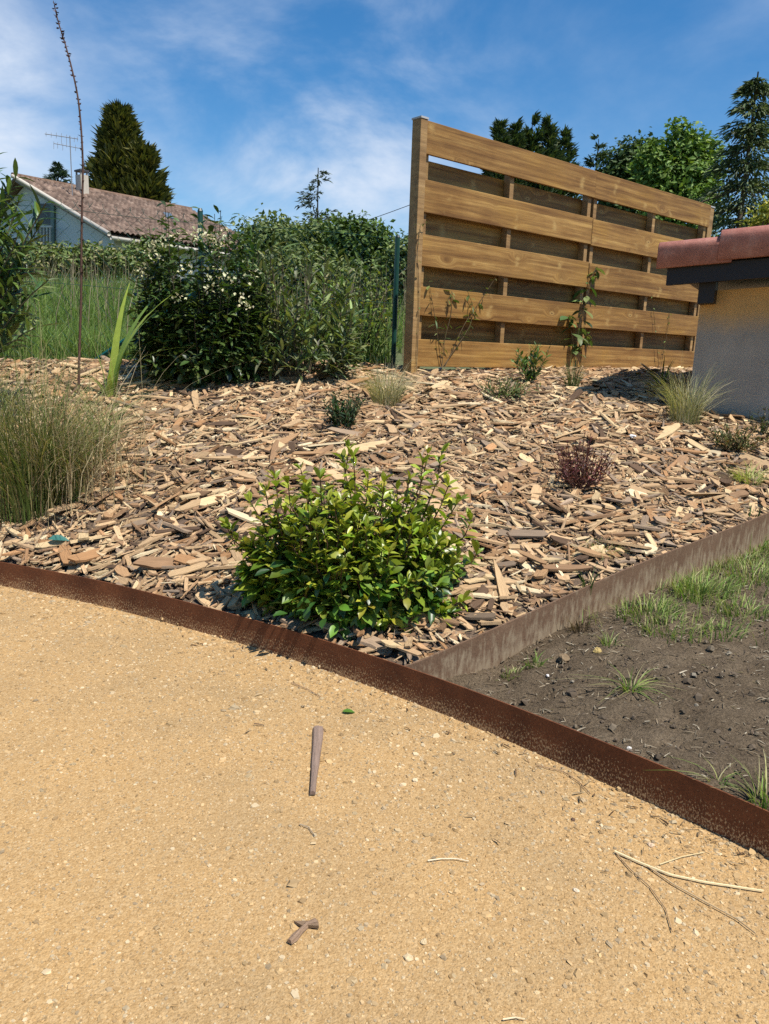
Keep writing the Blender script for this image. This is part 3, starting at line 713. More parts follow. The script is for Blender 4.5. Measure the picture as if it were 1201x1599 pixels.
def shoot(lv, mbs, path, n, l, col, start=.35, spread=.8, upw=.15, rad=(.004, .0018), stemc=(.10, .07, .04), whorl=0, lvar=.2, hue=.08, amt=.22, droop=0.0):
    path = np.asarray(path); k = len(path)
    if mbs is not None: mbs.tube(path, np.linspace(rad[0], rad[1], k), 5, stemc)
    ph = rng.uniform(0, 6.28)
    for i in range(n):
        t = start + (1 - start) * (i + .5) / n + rng.normal(0, .01); t = min(max(t, 0), 1)
        x = t * (k - 1); a = min(int(x), k - 2); p = path[a] * (1 - x + a) + path[a + 1] * (x - a); d = unit(path[a + 1] - path[a])
        ph += 2.4 + rng.normal(0, .3)
        e1 = unit(np.cross(d, [.3, .2, .9])); e2 = np.cross(d, e1)
        rdl = e1 * math.cos(ph) + e2 * math.sin(ph)
        dd = unit(d * (1 - spread * .7) + rdl * spread + np.array([0, 0, upw - droop * rng.random()]) + rng.normal(0, .12, 3))
        nn = unit(np.array([0, 0, 1.]) * .8 + d * .6 + rng.normal(0, .3, 3))
        c = np.asarray(col(t) if callable(col) else col, float) * (1 + rng.normal(0, amt)) * (1 + rng.normal(0, hue, 3))
        lv.add(p, dd, nn, l * (1 + rng.normal(0, lvar)) * (.75 + .25 * math.sin(math.pi * min(t + .1, 1))), c.clip(.006, .9))
def blades(mb, base, h, az, lean, w, tint, k=5, bend=2.0):
    """curved tapering blades, vectorised"""
    n = len(base); s = np.linspace(0, 1, k + 1)
    hd = np.stack([np.cos(az), np.sin(az), 0 * az], 1); wd = np.stack([-np.sin(az + .6), np.cos(az + .6), 0 * az], 1)
    pos = base[:, None] + hd[:, None] * (lean * h)[:, None, None] * (s ** bend)[None, :, None]
    zz = h[:, None] * (s[None] - .42 * np.minimum(lean, 1.6)[:, None] * s[None] ** 2.4); pos[:, :, 2] += zz
    ww = (w[:, None] * (1 - s[None] ** 1.6 * .93) * .5)[..., None] * wd[:, None]
    v = np.stack([pos - ww, pos + ww], 2).reshape(n, -1, 3); kk = 2 * (k + 1)
    f = np.array([(2 * i, 2 * i + 1, 2 * i + 3, 2 * i + 2) for i in range(k)])
    mb.v.append(v.reshape(-1, 3)); mb.i.append((f.ravel()[None] + (np.arange(n) * kk)[:, None]).ravel() + mb.n); mb.t.append(np.full(n * k, 4))
    mb.c.append(np.repeat(np.asarray(tint).reshape(-1, 3) * np.ones((n, 3)), kk, 0)); mb.uv.append(np.zeros((n * kk, 2))); mb.n += n * kk
def tuft(name, at, n, h, r, lean, w, cols, label, cat='grass tuft', group=None, zf=bedz, parent=None, hv=.3):
    b = np.array([at[0], at[1], float(zf(at[0], at[1]))]); o = empty(name, b, label, cat, group)
    a = rnd(n, 0, 6.28); q = np.sqrt(rng.random(n)) * r; bs = np.stack([b[0] + q * np.cos(a), b[1] + q * np.sin(a), 0 * a], 1); bs[:, 2] = zf(bs[:, 0], bs[:, 1]) - .01
    hh = (h * (1 - hv * rng.random(n) ** 1.0) * rnd(n, .7, 1.05)); az = a + rng.normal(0, .7, n)
    ln = np.abs(rng.normal(lean, lean * .5, n)); C = np.array(cols)[rng.integers(0, len(cols), n)] * rnd((n, 1), .7, 1.3)
    mb = MB(); blades(mb, bs, hh, az, ln, rnd(n, .7, 1.2) * w, C); mb.build('blades', M_GRASS, o, smooth=True, kind='stuff'); return o
# ------------------------------------------------------------------ the leafy shrub in the corner of the bed
def hero_shrub():
    B = hit(548, 948); B[2] = float(bedz(B[0], B[1]))
    o = empty('evergreen_shrub', B, 'rounded glossy green shrub with lime tips in the corner of the edging', 'shrub')
    lv = Leaves(); st = MB(); sc = 2.3 / F
    tips = []
    for _ in range(310):
        a = rng.uniform(0, 6.28); e = math.asin(rng.uniform(-.12, 1) ** 1.0) if rng.random() < .8 else rng.uniform(.0, .5)
        r = rng.uniform(.62, 1.0) ** .6
        tips.append(B + np.array([.40 * math.cos(a) * math.cos(e) ** .8 * r, .25 * math.sin(a) * math.cos(e) ** .8 * r, .03 + .40 * max(math.sin(e), -.02) * r]))
    for px, py in [(545, 690), (552, 700), (535, 705), (668, 695), (690, 692), (660, 712), (640, 735), (430, 735), (415, 755), (450, 742), (350, 812), (345, 830), (390, 770), (600, 740), (500, 735), (735, 800), (745, 850), (700, 745), (470, 720), (575, 735), (620, 750), (715, 770)]:
        tips.append(aty(px, py + 14, B[1] + rng.uniform(-.1, .08)))
    for tp in tips:
        tp[1] = max(tp[1], float(np.interp(tp[0], FE[:, 0], FE[:, 1])) + .075)
        off = tp - B; s0 = B + np.array([off[0] * .22, off[1] * .22, -.01]) + rng.normal(0, .015, 3)
        hgt = (tp[2] - B[2]) / .44
        path = tube_path(s0, tp, (off[0] * .10, off[1] * .10, -.02 + .03 * rng.random()), 7, .009)
        young = np.clip((hgt - .25) / .45, 0, 1) * rng.uniform(.4, 1)
        if rng.random() < .35: young = rng.uniform(.3, .8)
        def col(t, y=young):
            old = np.array([(.050, .112, .014), (.092, .168, .020), (.145, .22, .030)][rng.integers(3)])
            new = np.array([(.34, .37, .030), (.26, .32, .025), (.46, .43, .05)][rng.integers(3)])
            k = y * np.clip((t - .2) / .5, 0, 1); return old * (1 - k) + new * k
        n = int(9 + 15 * np.linalg.norm(off) / .4)
        shoot(lv, st, path, n, rng.uniform(.048, .066), col, .24, .82, .12, (.0045, .0018), (.11, .065, .035), lvar=.3, amt=.28)
        # the whorl at the tip
        for j in range(4):
            a = rng.uniform(0, 6.28); d = unit(path[-1] - path[-2]) * .9 + np.array([math.cos(a), math.sin(a), .2]) * .5
            lv.add(path[-1], d, unit([rng.normal(0, .4), rng.normal(0, .4), 1]), rng.uniform(.030, .050), np.clip(col(1.0) * rng.uniform(.8, 1.2), .01, .6))
    for _ in range(260):        # short leaves filling the inside
        a = rng.uniform(0, 6.28); r = rng.random() ** .5; p = B + np.array([.30 * r * math.cos(a), .24 * r * math.sin(a), rng.uniform(.03, .30) * (1 - .5 * r * r)])
        lv.add(p, unit([math.cos(a), math.sin(a), rng.normal(.1, .4)]), unit([rng.normal(0, .4), rng.normal(0, .4), 1]), rng.uniform(.04, .06), jit((.035, .085, .016), 1)[0])
    rank = lambda P, L: L * (1.0 + 0 * L) * np.where((P[:, 1] < B[1] + .1), 1, .3) * (1 + .6 * (np.linalg.norm((P - B) / np.array([.385, .30, .43]), axis=1) > .75)) / np.linalg.norm(P - CAM, axis=1)
    st.build('stems', M_STEM, o, smooth=True)
    lv.emit(o, LEAFS, M_LEAF, 'foliage', 300, rank=rank)
hero_shrub()

# ------------------------------------------------------------------ flowering shrub and the oleanders by the fence
def bush(name, px, py, wpx, toppx, n_sh, leafl, cols, label, tmpl, mat, nleaf=12, depthf=.8, stemr=.006, start=.35, base_spread=.2, cat='shrub', group=None, spread=.8, upw=.15, droop=.3, Y=None, stemp=1.0):
    B = hit(px, py) if Y is None else aty(px, py, Y); B[2] = float(bedz(B[0], B[1])); sc = B[1] / F
    o = empty(name, B, label, cat, group); lv = Leaves(); st = MB(); R = wpx * sc / 2; Hh = (aty(px, toppx, B[1])[2] - B[2]) - leafl * .4
    for _ in range(n_sh):
        a = rng.uniform(0, 6.28); e = math.asin(rng.uniform(.0, 1)) ; r = rng.uniform(.6, 1.0) ** .4
        tp = B + np.array([R * math.cos(a) * math.cos(e) ** .4 * r, R * depthf * math.sin(a) * math.cos(e) ** .4 * r, Hh * (.12 + .88 * math.sin(e)) * r])
        off = tp - B; path = tube_path(B + np.array([off[0] * base_spread, off[1] * base_spread, -.02]), tp, (off[0] * .15, off[1] * .15, 0), 7, .01)
        shoot(lv, st if rng.random() < stemp else None, path, nleaf, leafl * rng.uniform(.8, 1.15), lambda t: np.array(cols[rng.integers(len(cols))]), start, spread, upw, (stemr, .002), (.09, .07, .045), droop=droop)
    st.build('stems', M_STEM, o, smooth=True)
    lv.emit(o, tmpl, mat); return o, B
fl, FB = bush('flowering_shrub', 314, 598, 212, 300, 480, .078, [(.040, .072, .018), (.055, .092, .024), (.075, .115, .030), (.028, .052, .016), (.11, .15, .042)],
              'dense dark green shrub with cream flower clusters in front of the wire fence', LEAFS, M_LEAF, 13, .7, .004, .15, stemp=.2)
for (px, py) in [(312, 362), (255, 380), (243, 386), (232, 396), (350, 371), (276, 374), (320, 377), (334, 434), (329, 452), (241, 404), (342, 388), (384, 470), (385, 480), (326, 372), (300, 372), (225, 430), (290, 425), (355, 440), (280, 470), (395, 430)]:
    c = aty(px, py - 4, FB[1] - .10 - .33 * math.sqrt(max(.05, 1 - ((px - 318) / 105) ** 2)) * .8); mb = MB()
    n = rng.integers(8, 17); pos = c + rng.normal(0, 1, (n, 3)) * np.array([.026, .02, .018]); tv, f = leaf_t(2, .8, .5, -.1)
    d = rng.normal(0, 1, (n, 3)) + np.array([0, -.3, .5]); nn = rng.normal(0, .4, (n, 3)) + np.array([0, -.6, 1])
    mb.scatter(tv, f, frames(d, nn) * rnd(n, .016, .026)[:, None, None], pos, jit((.60, .57, .34), n, .15, .04)); mb.build('flower_cluster', M_FLOWER, fl, kind='stuff')
OLC = [(.11, .15, .05), (.14, .18, .06), (.08, .115, .038), (.19, .22, .08), (.16, .17, .09)]
bush('oleander', 470, 592, 190, 335, 80, .125, OLC, 'tall thin oleander with narrow grey green leaves right of the flowering shrub', LANCE, M_LEAFM, 17, .6, .006, .3, .25, upw=.35, spread=.7, stemp=.6)
bush('oleander', 375, 580, 130, 318, 34, .13, [(.06, .10, .03), (.045, .08, .026), (.09, .13, .05)], 'upright oleander showing its long leaf tips above the flowering shrub', LANCE, M_LEAFM, 20, .6, .008, .45, .35, upw=.6, spread=.6, droop=0, Y=5.68)
bush('yellow_green_bush', 552, 575, 130, 385, 80, .075, [(.19, .23, .04), (.13, .18, .035), (.26, .27, .06), (.09, .14, .032)], 'loose yellow green bush beside the green fence post', LEAFS, M_LEAFM, 13, .6, .006, .2, .3, Y=6.75)

def left_oleander():
    B = aty(-45, 640, 4.5); B[2] = float(bedz(B[0], B[1])); o = empty('oleander', B, 'oleander with long pointed leaves cut off by the left edge of the picture', 'shrub')
    lv = Leaves(); st = MB()
    for (px, py) in [(12, 275), (38, 320), (30, 350), (-25, 255), (-5, 300), (45, 480), (15, 420), (-60, 260), (-40, 330), (20, 380), (-90, 300), (-120, 380), (-15, 450), (0, 340), (55, 500), (60, 345), (72, 305), (66, 380), (76, 425), (25, 265), (40, 400), (-10, 230), (30, 300)]:
        tp = aty(px, py + 12, 4.5 + rng.uniform(-.2, .2)); path = tube_path(B + rng.normal(0, .04, 3) * [1, 1, 0], tp, ((tp - B)[0] * -.1, 0, .08), 8, .006)
        shoot(lv, st, path, 26, .165, lambda t: np.array([(.065, .115, .035), (.10, .16, .045), (.15, .20, .055), (.045, .08, .026)][rng.integers(4)]), .5, .72, .25, (.008, .003), (.12, .10, .06))
    st.build('stems', M_STEM, o, smooth=True); lv.emit(o, LANCE, M_LEAF, 'foliage', 200)
left_oleander()

def bare_sapling():
    Y = 4.9; pix = [(121, 592), (124, 540), (127, 470), (127, 400), (128, 330), (130, 260), (127, 200), (122, 150), (112, 105), (101, 65), (91, 35), (85, 8)]
    P = np.array([aty(x, y, Y) for x, y in pix]); B = P[0].copy(); B[2] = float(bedz(B[0], B[1])); P[0, 2] = B[2] - .03
    o = empty('bare_sapling', B, 'tall bare curved stem with buds rising into the sky at the left', 'sapling')
    mb = MB(); t = np.linspace(0, 1, 60); k = np.linspace(0, 1, len(P)); Q = np.stack([np.interp(t, k, P[:, i]) for i in range(3)], 1)
    for _ in range(4): Q[1:-1] = (Q[:-2] + 2 * Q[1:-1] + Q[2:]) / 4
    mb.tube(Q, np.linspace(.0085, .003, 60), 6, (.10, .055, .040)); mb.build('stem', M_STEM, o, smooth=True)
    bm = MB(); lv, f = leaf_t(2, .5, .6, -.1)
    for i in range(14, 60):
        n = 2 if i < 45 else 3; q = Q[i] + rng.normal(0, .002, (n, 3)); d = rng.normal(0, 1, (n, 3)) * [1, 1, .3] + [0, 0, .5]
        bm.scatter(lv, f, frames(d, rng.normal(0, 1, (n, 3)) + [0, -1, 0]) * rnd(n, .014, .026)[:, None, None], q, jit((.09, .05, .045), n))
    bm.build('buds', M_STEM, o, kind='stuff')
    tw = MB(); tw.tube(tube_path(P[0] + [0, 0, .10], aty(60, 655, 4.45), (0, 0, .02), 6, .006), np.linspace(.007, .003, 6), 5, (.13, .08, .05)); tw.build('side_twig', M_STEM, o, smooth=True)
bare_sapling()

# ------------------------------------------------------------------ grasses and small plants in the bed
DRY = [(.30, .25, .12), (.36, .30, .17), (.22, .19, .085), (.16, .17, .06), (.42, .36, .22)]
OLI = [(.13, .165, .042), (.10, .14, .033), (.17, .18, .055), (.25, .23, .09), (.36, .30, .15), (.085, .12, .03)]
def big_grass():
    B = hit(62, 800); o = empty('ornamental_grass', B, 'large clump of olive and straw coloured grass at the left of the bed', 'grass clump'); mb = MB()
    for (px, py, n, h, r, ln) in [(45, 806, 460, .86, .15, .5), (100, 780, 260, .72, .11, .6), (10, 790, 280, .84, .14, .55), (135, 730, 150, .58, .10, .75), (-60, 770, 260, .86, .16, .5), (165, 690, 50, .45, .07, .9)]:
        c = hit(px, py); a = rnd(n, 0, 6.28); q = np.sqrt(rng.random(n)) * r; bs = np.stack([c[0] + q * np.cos(a), c[1] + q * np.sin(a) * .8, 0 * a], 1); bs[:, 2] = bedz(bs[:, 0], bs[:, 1]) - .01
        C = np.array(OLI)[rng.integers(0, 6, n)] * rnd((n, 1), .7, 1.3)
        blades(mb, bs, h * rnd(n, .45, 1.08), a + rng.normal(0, .8, n), np.abs(rng.normal(ln, .25, n)), rnd(n, .003, .0065), C, 6)
    mb.build('blades', M_GRASS, o, smooth=True, kind='stuff')
    mb = MB(); n = 380; c = hit(80, 790); bs = np.stack([c[0] + rng.normal(0, .23, n), c[1] + rng.normal(0, .10, n), 0 * rnd(n, 0, 1)], 1); bs[:, 2] = bedz(bs[:, 0], bs[:, 1]) + rnd(n, 0, .15)
    blades(mb, bs, rnd(n, .30, .90), rnd(n, 0, 6.28), np.abs(rng.normal(.75, .55, n)), rnd(n, .002, .005), np.array([(.42, .34, .19), (.33, .26, .14), (.24, .17, .09)])[rng.integers(0, 3, n)], 6)
    mb.build('dead_blades', M_GRASS, o, smooth=True, kind='stuff')
big_grass()
def strap_plant(name, B, specs, tint, label, wid, cat='plant'):
    B = np.array(B); B[2] = float(bedz(B[0], B[1])); o = empty(name, B, label, cat)
    for (h, az, ln, c) in specs:
        mb = MB(); blades(mb, np.array([B + [.02 * math.cos(az), .02 * math.sin(az), -.01]]), np.array([h]), np.array([az]), np.array([ln]), np.array([wid * rng.uniform(.8, 1.1)]), np.array([c]), 9, 1.8)
        mb.build('leaf', M_LEAFM, o, smooth=True)
    return o
G1, G2 = (.30, .38, .06), (.19, .29, .06)
strap_plant('strap_leaf_plant', hit(172, 625), [(.90, .1, .50, G1), (.86, .35, .40, G2), (.70, -.1, .45, G2), (.66, -.3, 1.1, G1), (.6, 2.8, .35, G2), (.8, 1.0, .2, G1), (.25, 2.9, .9, G1), (.33, 1.5, .2, G2), (.24, -1.2, .6, G1), (.2, 3.6, .5, G2)],
            G1, 'plant with broad arching lime green strap leaves behind the large grass clump', .062)
strap_plant('iris_clump', hit(1032, 607), [(.22, 2.2, .4, (.10, .15, .03)), (.26, 1.2, .15, (.08, .13, .03)), (.24, .5, .3, (.12, .17, .03)), (.2, 3.4, .8, (.14, .18, .03)), (.25, -.6, .25, (.10, .15, .03)), (.15, 3.1, 1.3, (.2, .22, .05)), (.22, 4.4, .2, (.07, .12, .03)), (.24, 5.2, .2, (.10, .16, .04))],
            G2, 'small clump of upright green sword leaves against the timber screen', .020)
tuft('feather_grass', hit(603, 636), 340, .40, .08, .62, .0036, [(.46, .40, .24), (.52, .45, .28), (.36, .33, .17), (.28, .28, .12)], 'blond feathery grass tuft at the foot of the left screen post', group='grass tufts in the bed')
tuft('feather_grass', hit(1068, 666), 330, .46, .08, .50, .0036, [(.40, .36, .20), (.30, .30, .14), (.46, .41, .25), (.22, .24, .10)], 'pale arching grass tuft in front of the rendered shed wall', group='grass tufts in the bed')
tuft('arching_grass', hit(1085, 660), 45, .58, .04, 1.25, .0022, [(.44, .38, .22), (.35, .29, .15)], 'few long thin dry blades arching across the shed wall', group='grass tufts in the bed')
tuft('dark_grass_tuft', hit(893, 612), 90, .32, .04, .35, .004, [(.06, .10, .03), (.09, .12, .035), (.14, .15, .05)], 'small dark green grass tuft below the centre of the screen', group='grass tufts in the bed')
tuft('variegated_grass', hit(1168, 760), 120, .17, .05, .7, .0045, [(.42, .44, .14), (.34, .38, .10), (.50, .48, .22)], 'low yellow green grass tuft at the right edge of the wood chips', group='grass tufts in the bed')
tuft('variegated_grass', hit(938, 866), 90, .10, .05, 1.0, .0035, [(.46, .46, .16), (.38, .40, .12), (.52, .48, .25)], 'flat yellow green grass tuft lying on chips near the dusty edging', group='grass tufts in the bed')
tuft('green_blade_tuft', hit(917, 925), 9, .15, .02, .35, .006, [(.07, .13, .03), (.10, .16, .04)], 'few upright green blades right behind the dusty edging', group='grass tufts in the bed')
tuft('green_blade_tuft', hit(1172, 812), 10, .12, .03, .3, .006, [(.07, .12, .03), (.10, .16, .04)], 'green blades at the far end of the dusty edging', group='grass tufts in the bed')

def sprig(name, px, py, hpx, wpx, n, leafl, cols, label, tmpl=SMALL, mat=None, nleaf=14, stemc=(.09, .07, .04), up_=.3, start=.15, cat='small plant', f=None, lean=0, rad=.003):
    B = hit(px, py); B[2] = float(bedz(B[0], B[1])); sc = np.linalg.norm(B - CAM) / F; o = empty(name, B, label, cat, 'young plants in the bed'); lv = Leaves(); st = MB()
    for _ in range(n):
        a = rng.uniform(0, 6.28); r = rng.random() ** .6 * wpx * sc / 2; h = hpx * sc * rng.uniform(.55, 1.0) * (1 - .35 * r / (wpx * sc / 2))
        tp = B + np.array([r * math.cos(a) + lean * h, r * math.sin(a), h]); off = tp - B
        shoot(lv, st, tube_path(B + rng.normal(0, .008, 3) * [1, 1, 0], tp, (off[0] * .12, off[1] * .12, 0), 6, .005), nleaf, leafl, lambda t: np.array(cols[rng.integers(len(cols))]), start, .75, up_, (rad, .0012), stemc)
    st.build('stems', M_STEM, o, smooth=True); lv.emit(o, tmpl, mat or M_LEAFM); return o
sprig('dark_sprig', 537, 672, 72, 90, 40, .034, [(.030, .060, .020), (.045, .08, .025), (.022, .045, .018)], 'small dark green needle leaved plant in the middle of the chips', nleaf=16)
sprig('leafy_plant', 830, 604, 82, 62, 14, .055, [(.09, .15, .035), (.12, .19, .04), (.06, .11, .03)], 'upright fresh green leafy plant in front of the screen', tmpl=LANCE + LEAFS[:1], nleaf=18, up_=.5)
sprig('spreading_plant', 792, 626, 44, 110, 26, .045, [(.11, .15, .05), (.14, .18, .06), (.08, .11, .035)], 'low spreading grey green plant left of the upright leafy plant', tmpl=LANCE, nleaf=14)
sprig('reddish_plant', 905, 770, 100, 105, 75, .020, [(.15, .045, .045), (.20, .065, .055), (.10, .035, .032), (.24, .11, .07)], 'wispy dark red plant with dry twigs among the wood chips', nleaf=13, stemc=(.10, .045, .035), up_=.4, start=.3, rad=.0022)
sprig('brown_heather', 1145, 708, 50, 100, 40, .028, [(.16, .12, .04), (.10, .12, .035), (.22, .14, .06), (.07, .09, .03)], 'low brown and green plant beside the shed foot', nleaf=13)
sprig('ground_weed', 375, 605, 40, 60, 8, .04, [(.05, .10, .03), (.08, .13, .04)], 'small broad leaved weed under the flowering shrub', tmpl=LEAFS, nleaf=8)
sprig('dark_sprig', 1190, 690, 60, 60, 14, .03, [(.05, .07, .03), (.08, .09, .04)], 'dark twiggy plant against the shed wall at the right edge', nleaf=10)

# climbers on the timber screen
def climber(name, stems, leafl, cols, label, tmpl, single=60, nper=10, off=.06):
    P0 = panel(*stems[0][0], off); o = empty(name, (P0[0], P0[1], float(bedz(P0[0], P0[1]))), label, 'climbing plant', 'climbers on the timber screen'); lv = Leaves(); st = MB()
    for pts in stems:
        P = np.array([panel(x, y, off + rng.uniform(-.01, .02)) for x, y in pts]); k = max(8, len(P) * 3); t = np.linspace(0, 1, k); Q = np.stack([np.interp(t, np.linspace(0, 1, len(P)), P[:, i]) for i in range(3)], 1)
        Q[1:-1] = (Q[:-2] + 2 * Q[1:-1] + Q[2:]) / 4
        shoot(lv, st, Q, nper, leafl, lambda t: np.array(cols[rng.integers(len(cols))]), .15, .9, -.1, (.0028, .0014), (.10, .07, .035), droop=.9)
    st.build('stems', M_STEM, o, smooth=True); lv.emit(o, tmpl, M_LEAFM, 'foliage', single)
climber('climber', [[(690, 575), (694, 530), (705, 490), (707, 450), (700, 470)], [(694, 575), (725, 505), (750, 470), (775, 432)], [(690, 575), (735, 510), (740, 480), (730, 455)], [(690, 575), (680, 500), (668, 430)]], .065,
        [(.13, .19, .05), (.07, .11, .03), (.15, .18, .06)], 'thin climber with small leaves on the left half of the screen', LANCE + LEAFS[:1], 60, 18)
climber('climber', [[(899, 588), (895, 530), (885, 490), (895, 495)], [(899, 588), (902, 520), (915, 470), (930, 415), (932, 425)], [(900, 588), (908, 500), (920, 440), (933, 415)], [(899, 588), (905, 540), (915, 525), (920, 520)]], .11,
        [(.13, .20, .055), (.07, .12, .035), (.16, .20, .07), (.05, .08, .03)], 'climber with larger drooping leaves at the middle upright of the screen', LEAFS, 60, 14)
climber('climber', [[(650, 585), (655, 470), (652, 400), (648, 335)], [(651, 400), (656, 350), (668, 348)]], .028, [(.10, .14, .04), (.13, .17, .05)], 'tiny climber growing up the left post of the screen', SMALL, 20, 8, .075)
climber('climber', [[(1030, 585), (1022, 500), (1018, 460)], [(1030, 585), (1045, 500), (1046, 478)]], .032, [(.09, .15, .04), (.12, .18, .05)], 'tiny climber on the right half of the screen', SMALL, 16, 8)

# ------------------------------------------------------------------ soil patch: weeds, straw
mb = MB()
def soil_hit(px, py): p = hit(px, py, 0, soilz); p[2] = float(soilz(p[0], p[1])); return p
SOILW = [(.17, .26, .05), (.23, .31, .07), (.13, .21, .045), (.34, .35, .12), (.42, .38, .19)]
for k, (px, py, n, h, r, lab) in enumerate([(1010, 960, 90, .07, .10, 'grass tuft on the soil right beside the dusty edging foot'), (1095, 930, 130, .085, .10, 'largest bright green grass tuft on the soil along the dusty edging'),
        (1050, 985, 70, .055, .11, 'thin low grass on the soil below the largest tuft'), (1175, 905, 100, .07, .10, 'grass tuft on the soil at the right edge of the picture'),
        (1160, 960, 60, .06, .08, 'sparse pale grass tuft on the soil near the right edge'), (985, 1080, 22, .07, .02, 'small dark green weed in the middle of the bare soil'),
        (950, 1010, 16, .06, .02, 'small grass sprout left of the sandy clod on the soil'), (905, 985, 26, .07, .03, 'dry brown grass tuft at the foot of the dusty edging'),
        (835, 1040, 20, .04, .03, 'tiny weed tuft near the corner of the edgings'), (800, 1055, 26, .03, .03, 'mossy little tuft tucked in the corner of the edgings'), (1195, 1255, 26, .08, .03, 'green weed behind the front edging at the right edge'), (1120, 1225, 8, .05, .02, 'single lying grass blades behind the front edging'), (1185, 860, 90, .08, .1, 'grass tuft at the far right end of the dusty edging'), (1128, 995, 40, .055, .06, 'thin yellowish grass tuft below the right grass tufts')]):
    p = soil_hit(px, py); cols = SOILW if k != 7 else [(.16, .11, .06), (.10, .07, .04)]
    tuft('grass_weed', p, int(n * 1.9), h * 1.45, r, .55 if k not in (5, 11) else 1.2, .0042, cols, lab, 'grass tuft', 'weeds on the bare soil', soilz)
def soil_grass():
    n = 5200; a = rnd(n, .75, 3.0); b = np.abs(rng.normal(0, .24, n)) + .01
    q = CORNER + RDIR * a[:, None] + np.array([RDIR[1], -RDIR[0]]) * b[:, None]; pat = np.sin(q[:, 0] * 11 + 2 * np.sin(q[:, 1] * 7)) * np.sin(q[:, 1] * 9 + 1.3)
    ok = (pat > -.25) & (rng.random(n) < np.clip((a - .7) / .8, .1, 1)); q = q[ok]; n = len(q); bs = np.column_stack([q, soilz(q[:, 0], q[:, 1]) - .004]); mb = MB()
    blades(mb, bs, rnd(n, .02, .075), rnd(n, 0, 6.28), np.abs(rng.normal(.6, .4, n)), rnd(n, .002, .0042), np.array(SOILW)[rng.integers(0, 5, n)] * rnd((n, 1), .7, 1.2), 4)
    mb.build('short_grass', M_GRASS, soil, smooth=True, kind='stuff')
soil_grass()
def litter(n, sampler, zf, lmin, lmax, cols, name, parent, rad=.0011):
    mb = MB(); pts = sampler(n); n = len(pts); pts[:, 2] = zf(pts[:, 0], pts[:, 1]) + .003
    a = rnd(n, 0, 6.28); L_ = rnd(n, lmin, lmax); tv = np.array([(-.5, -1, 0), (0, -1, .12), (.5, -.4, 0), (.5, .4, .05), (0, 1, .14), (-.5, 1, .05)], float); f = [(0, 1, 4, 5), (1, 2, 3, 4)]
    M = rotz(a) @ tilt(rng.normal(0, .3, n), rng.normal(0, .15, n)); M[:, :, 0] *= L_[:, None]; M[:, :, 1] *= rad * rnd((n, 1), .6, 1.5); M[:, :, 2] *= L_[:, None] * .4
    mb.scatter(tv, f, M, pts, np.array(cols)[rng.integers(0, len(cols), n)] * rnd((n, 1), .6, 1.3)); return mb.build(name, M_GRASS, parent, kind='stuff')
def on_soil(n):
    a = rnd(n, 0, 2.6); b = rnd(n, 0, ff[-1]); Fq = np.stack([np.interp(b, ff, fe[:, k]) for k in (0, 1)], 1)
    q = CORNER + RDIR * a[:, None] + (Fq - CORNER); q = q + RDIR * .02; return np.column_stack([q, 0 * a])
litter(10000, on_soil, soilz, .006, .032, [(.34, .27, .18), (.22, .17, .11), (.15, .11, .08), (.42, .36, .26), (.09, .07, .05)], 'dry_straw', soil)
# clods and grit
n = 5200; q = on_soil(n); q[:, 2] = soilz(q[:, 0], q[:, 1]); s = np.exp(rng.normal(math.log(.0032), .6, n))
ico = np.array([(1, 0, 0), (-1, 0, 0), (0, 1, 0), (0, -1, 0), (0, 0, 1), (0, 0, -1), (.6, .6, .5), (-.6, .6, .5), (-.6, -.6, .5), (.6, -.6, .5)], float)
icf = [(4, 6, 7), (4, 7, 8), (4, 8, 9), (4, 9, 6), (0, 2, 6), (2, 7, 6), (2, 1, 7), (1, 8, 7), (1, 3, 8), (3, 9, 8), (3, 0, 9), (0, 6, 9)]
mb = MB(); mb.scatter(ico, icf, rotz(rnd(n, 0, 6.28)) @ tilt(rng.normal(0, .5, n), rng.normal(0, .5, n)) * s[:, None, None], q, np.array([(.11, .082, .055), (.08, .06, .040), (.15, .118, .08), (.20, .17, .125)])[rng.choice(4, n, p=[.4, .35, .2, .05])])
mb.build('soil_crumbs', M_SOILC if 'M_SOILC' in globals() else M_PEB, soil, kind='stuff')
def lump(name, p, r, flat, tint, label, cat, mat=M_PEB, seed=0, group=None):
    rr = np.random.default_rng(seed); mb = MB(); v = []; nu, nv = 10, 6
    for j in range(1, nv):
        ph = math.pi * j / nv
        for i in range(nu):
            th = 2 * math.pi * i / nu; q = 1 + rr.uniform(-.26, .2); v.append((r * q * math.sin(ph) * math.cos(th), r * .8 * q * math.sin(ph) * math.sin(th), r * flat * q * math.cos(ph)))
    v += [(0, 0, r * flat), (0, 0, -r * flat)]; f = [(j * nu + i, (j + 1) * nu + i, (j + 1) * nu + (i + 1) % nu, j * nu + (i + 1) % nu) for j in range(nv - 2) for i in range(nu)]
    T = len(v) - 2; f += [(T, i, (i + 1) % nu) for i in range(nu)] + [(T + 1, (nv - 2) * nu + (i + 1) % nu, (nv - 2) * nu + i) for i in range(nu)]
    mb.add(v, f, tint); o = bpy.data.objects.new(name, mb.mesh(name, mat, False)); link(o); o.location = (p[0], p[1], p[2] + r * flat * .4); o.rotation_euler = (0, 0, rr.uniform(0, 6)); tag(o, label, cat, group); return o
lump('sand_clod', soil_hit(932, 1020), .015, .8, (.40, .29, .11), 'yellow sandy clod lying on the dark soil', 'clod', seed=1)
lump('sand_clod', soil_hit(880, 1032), .022, .6, (.20, .14, .08), 'flat brown clod on the soil left of the yellow one', 'clod', seed=2)
lump('white_pebble', soil_hit(982, 1172), .006, .7, (.62, .58, .52), 'small white pebble just behind the front edging on the soil', 'pebble', seed=3)
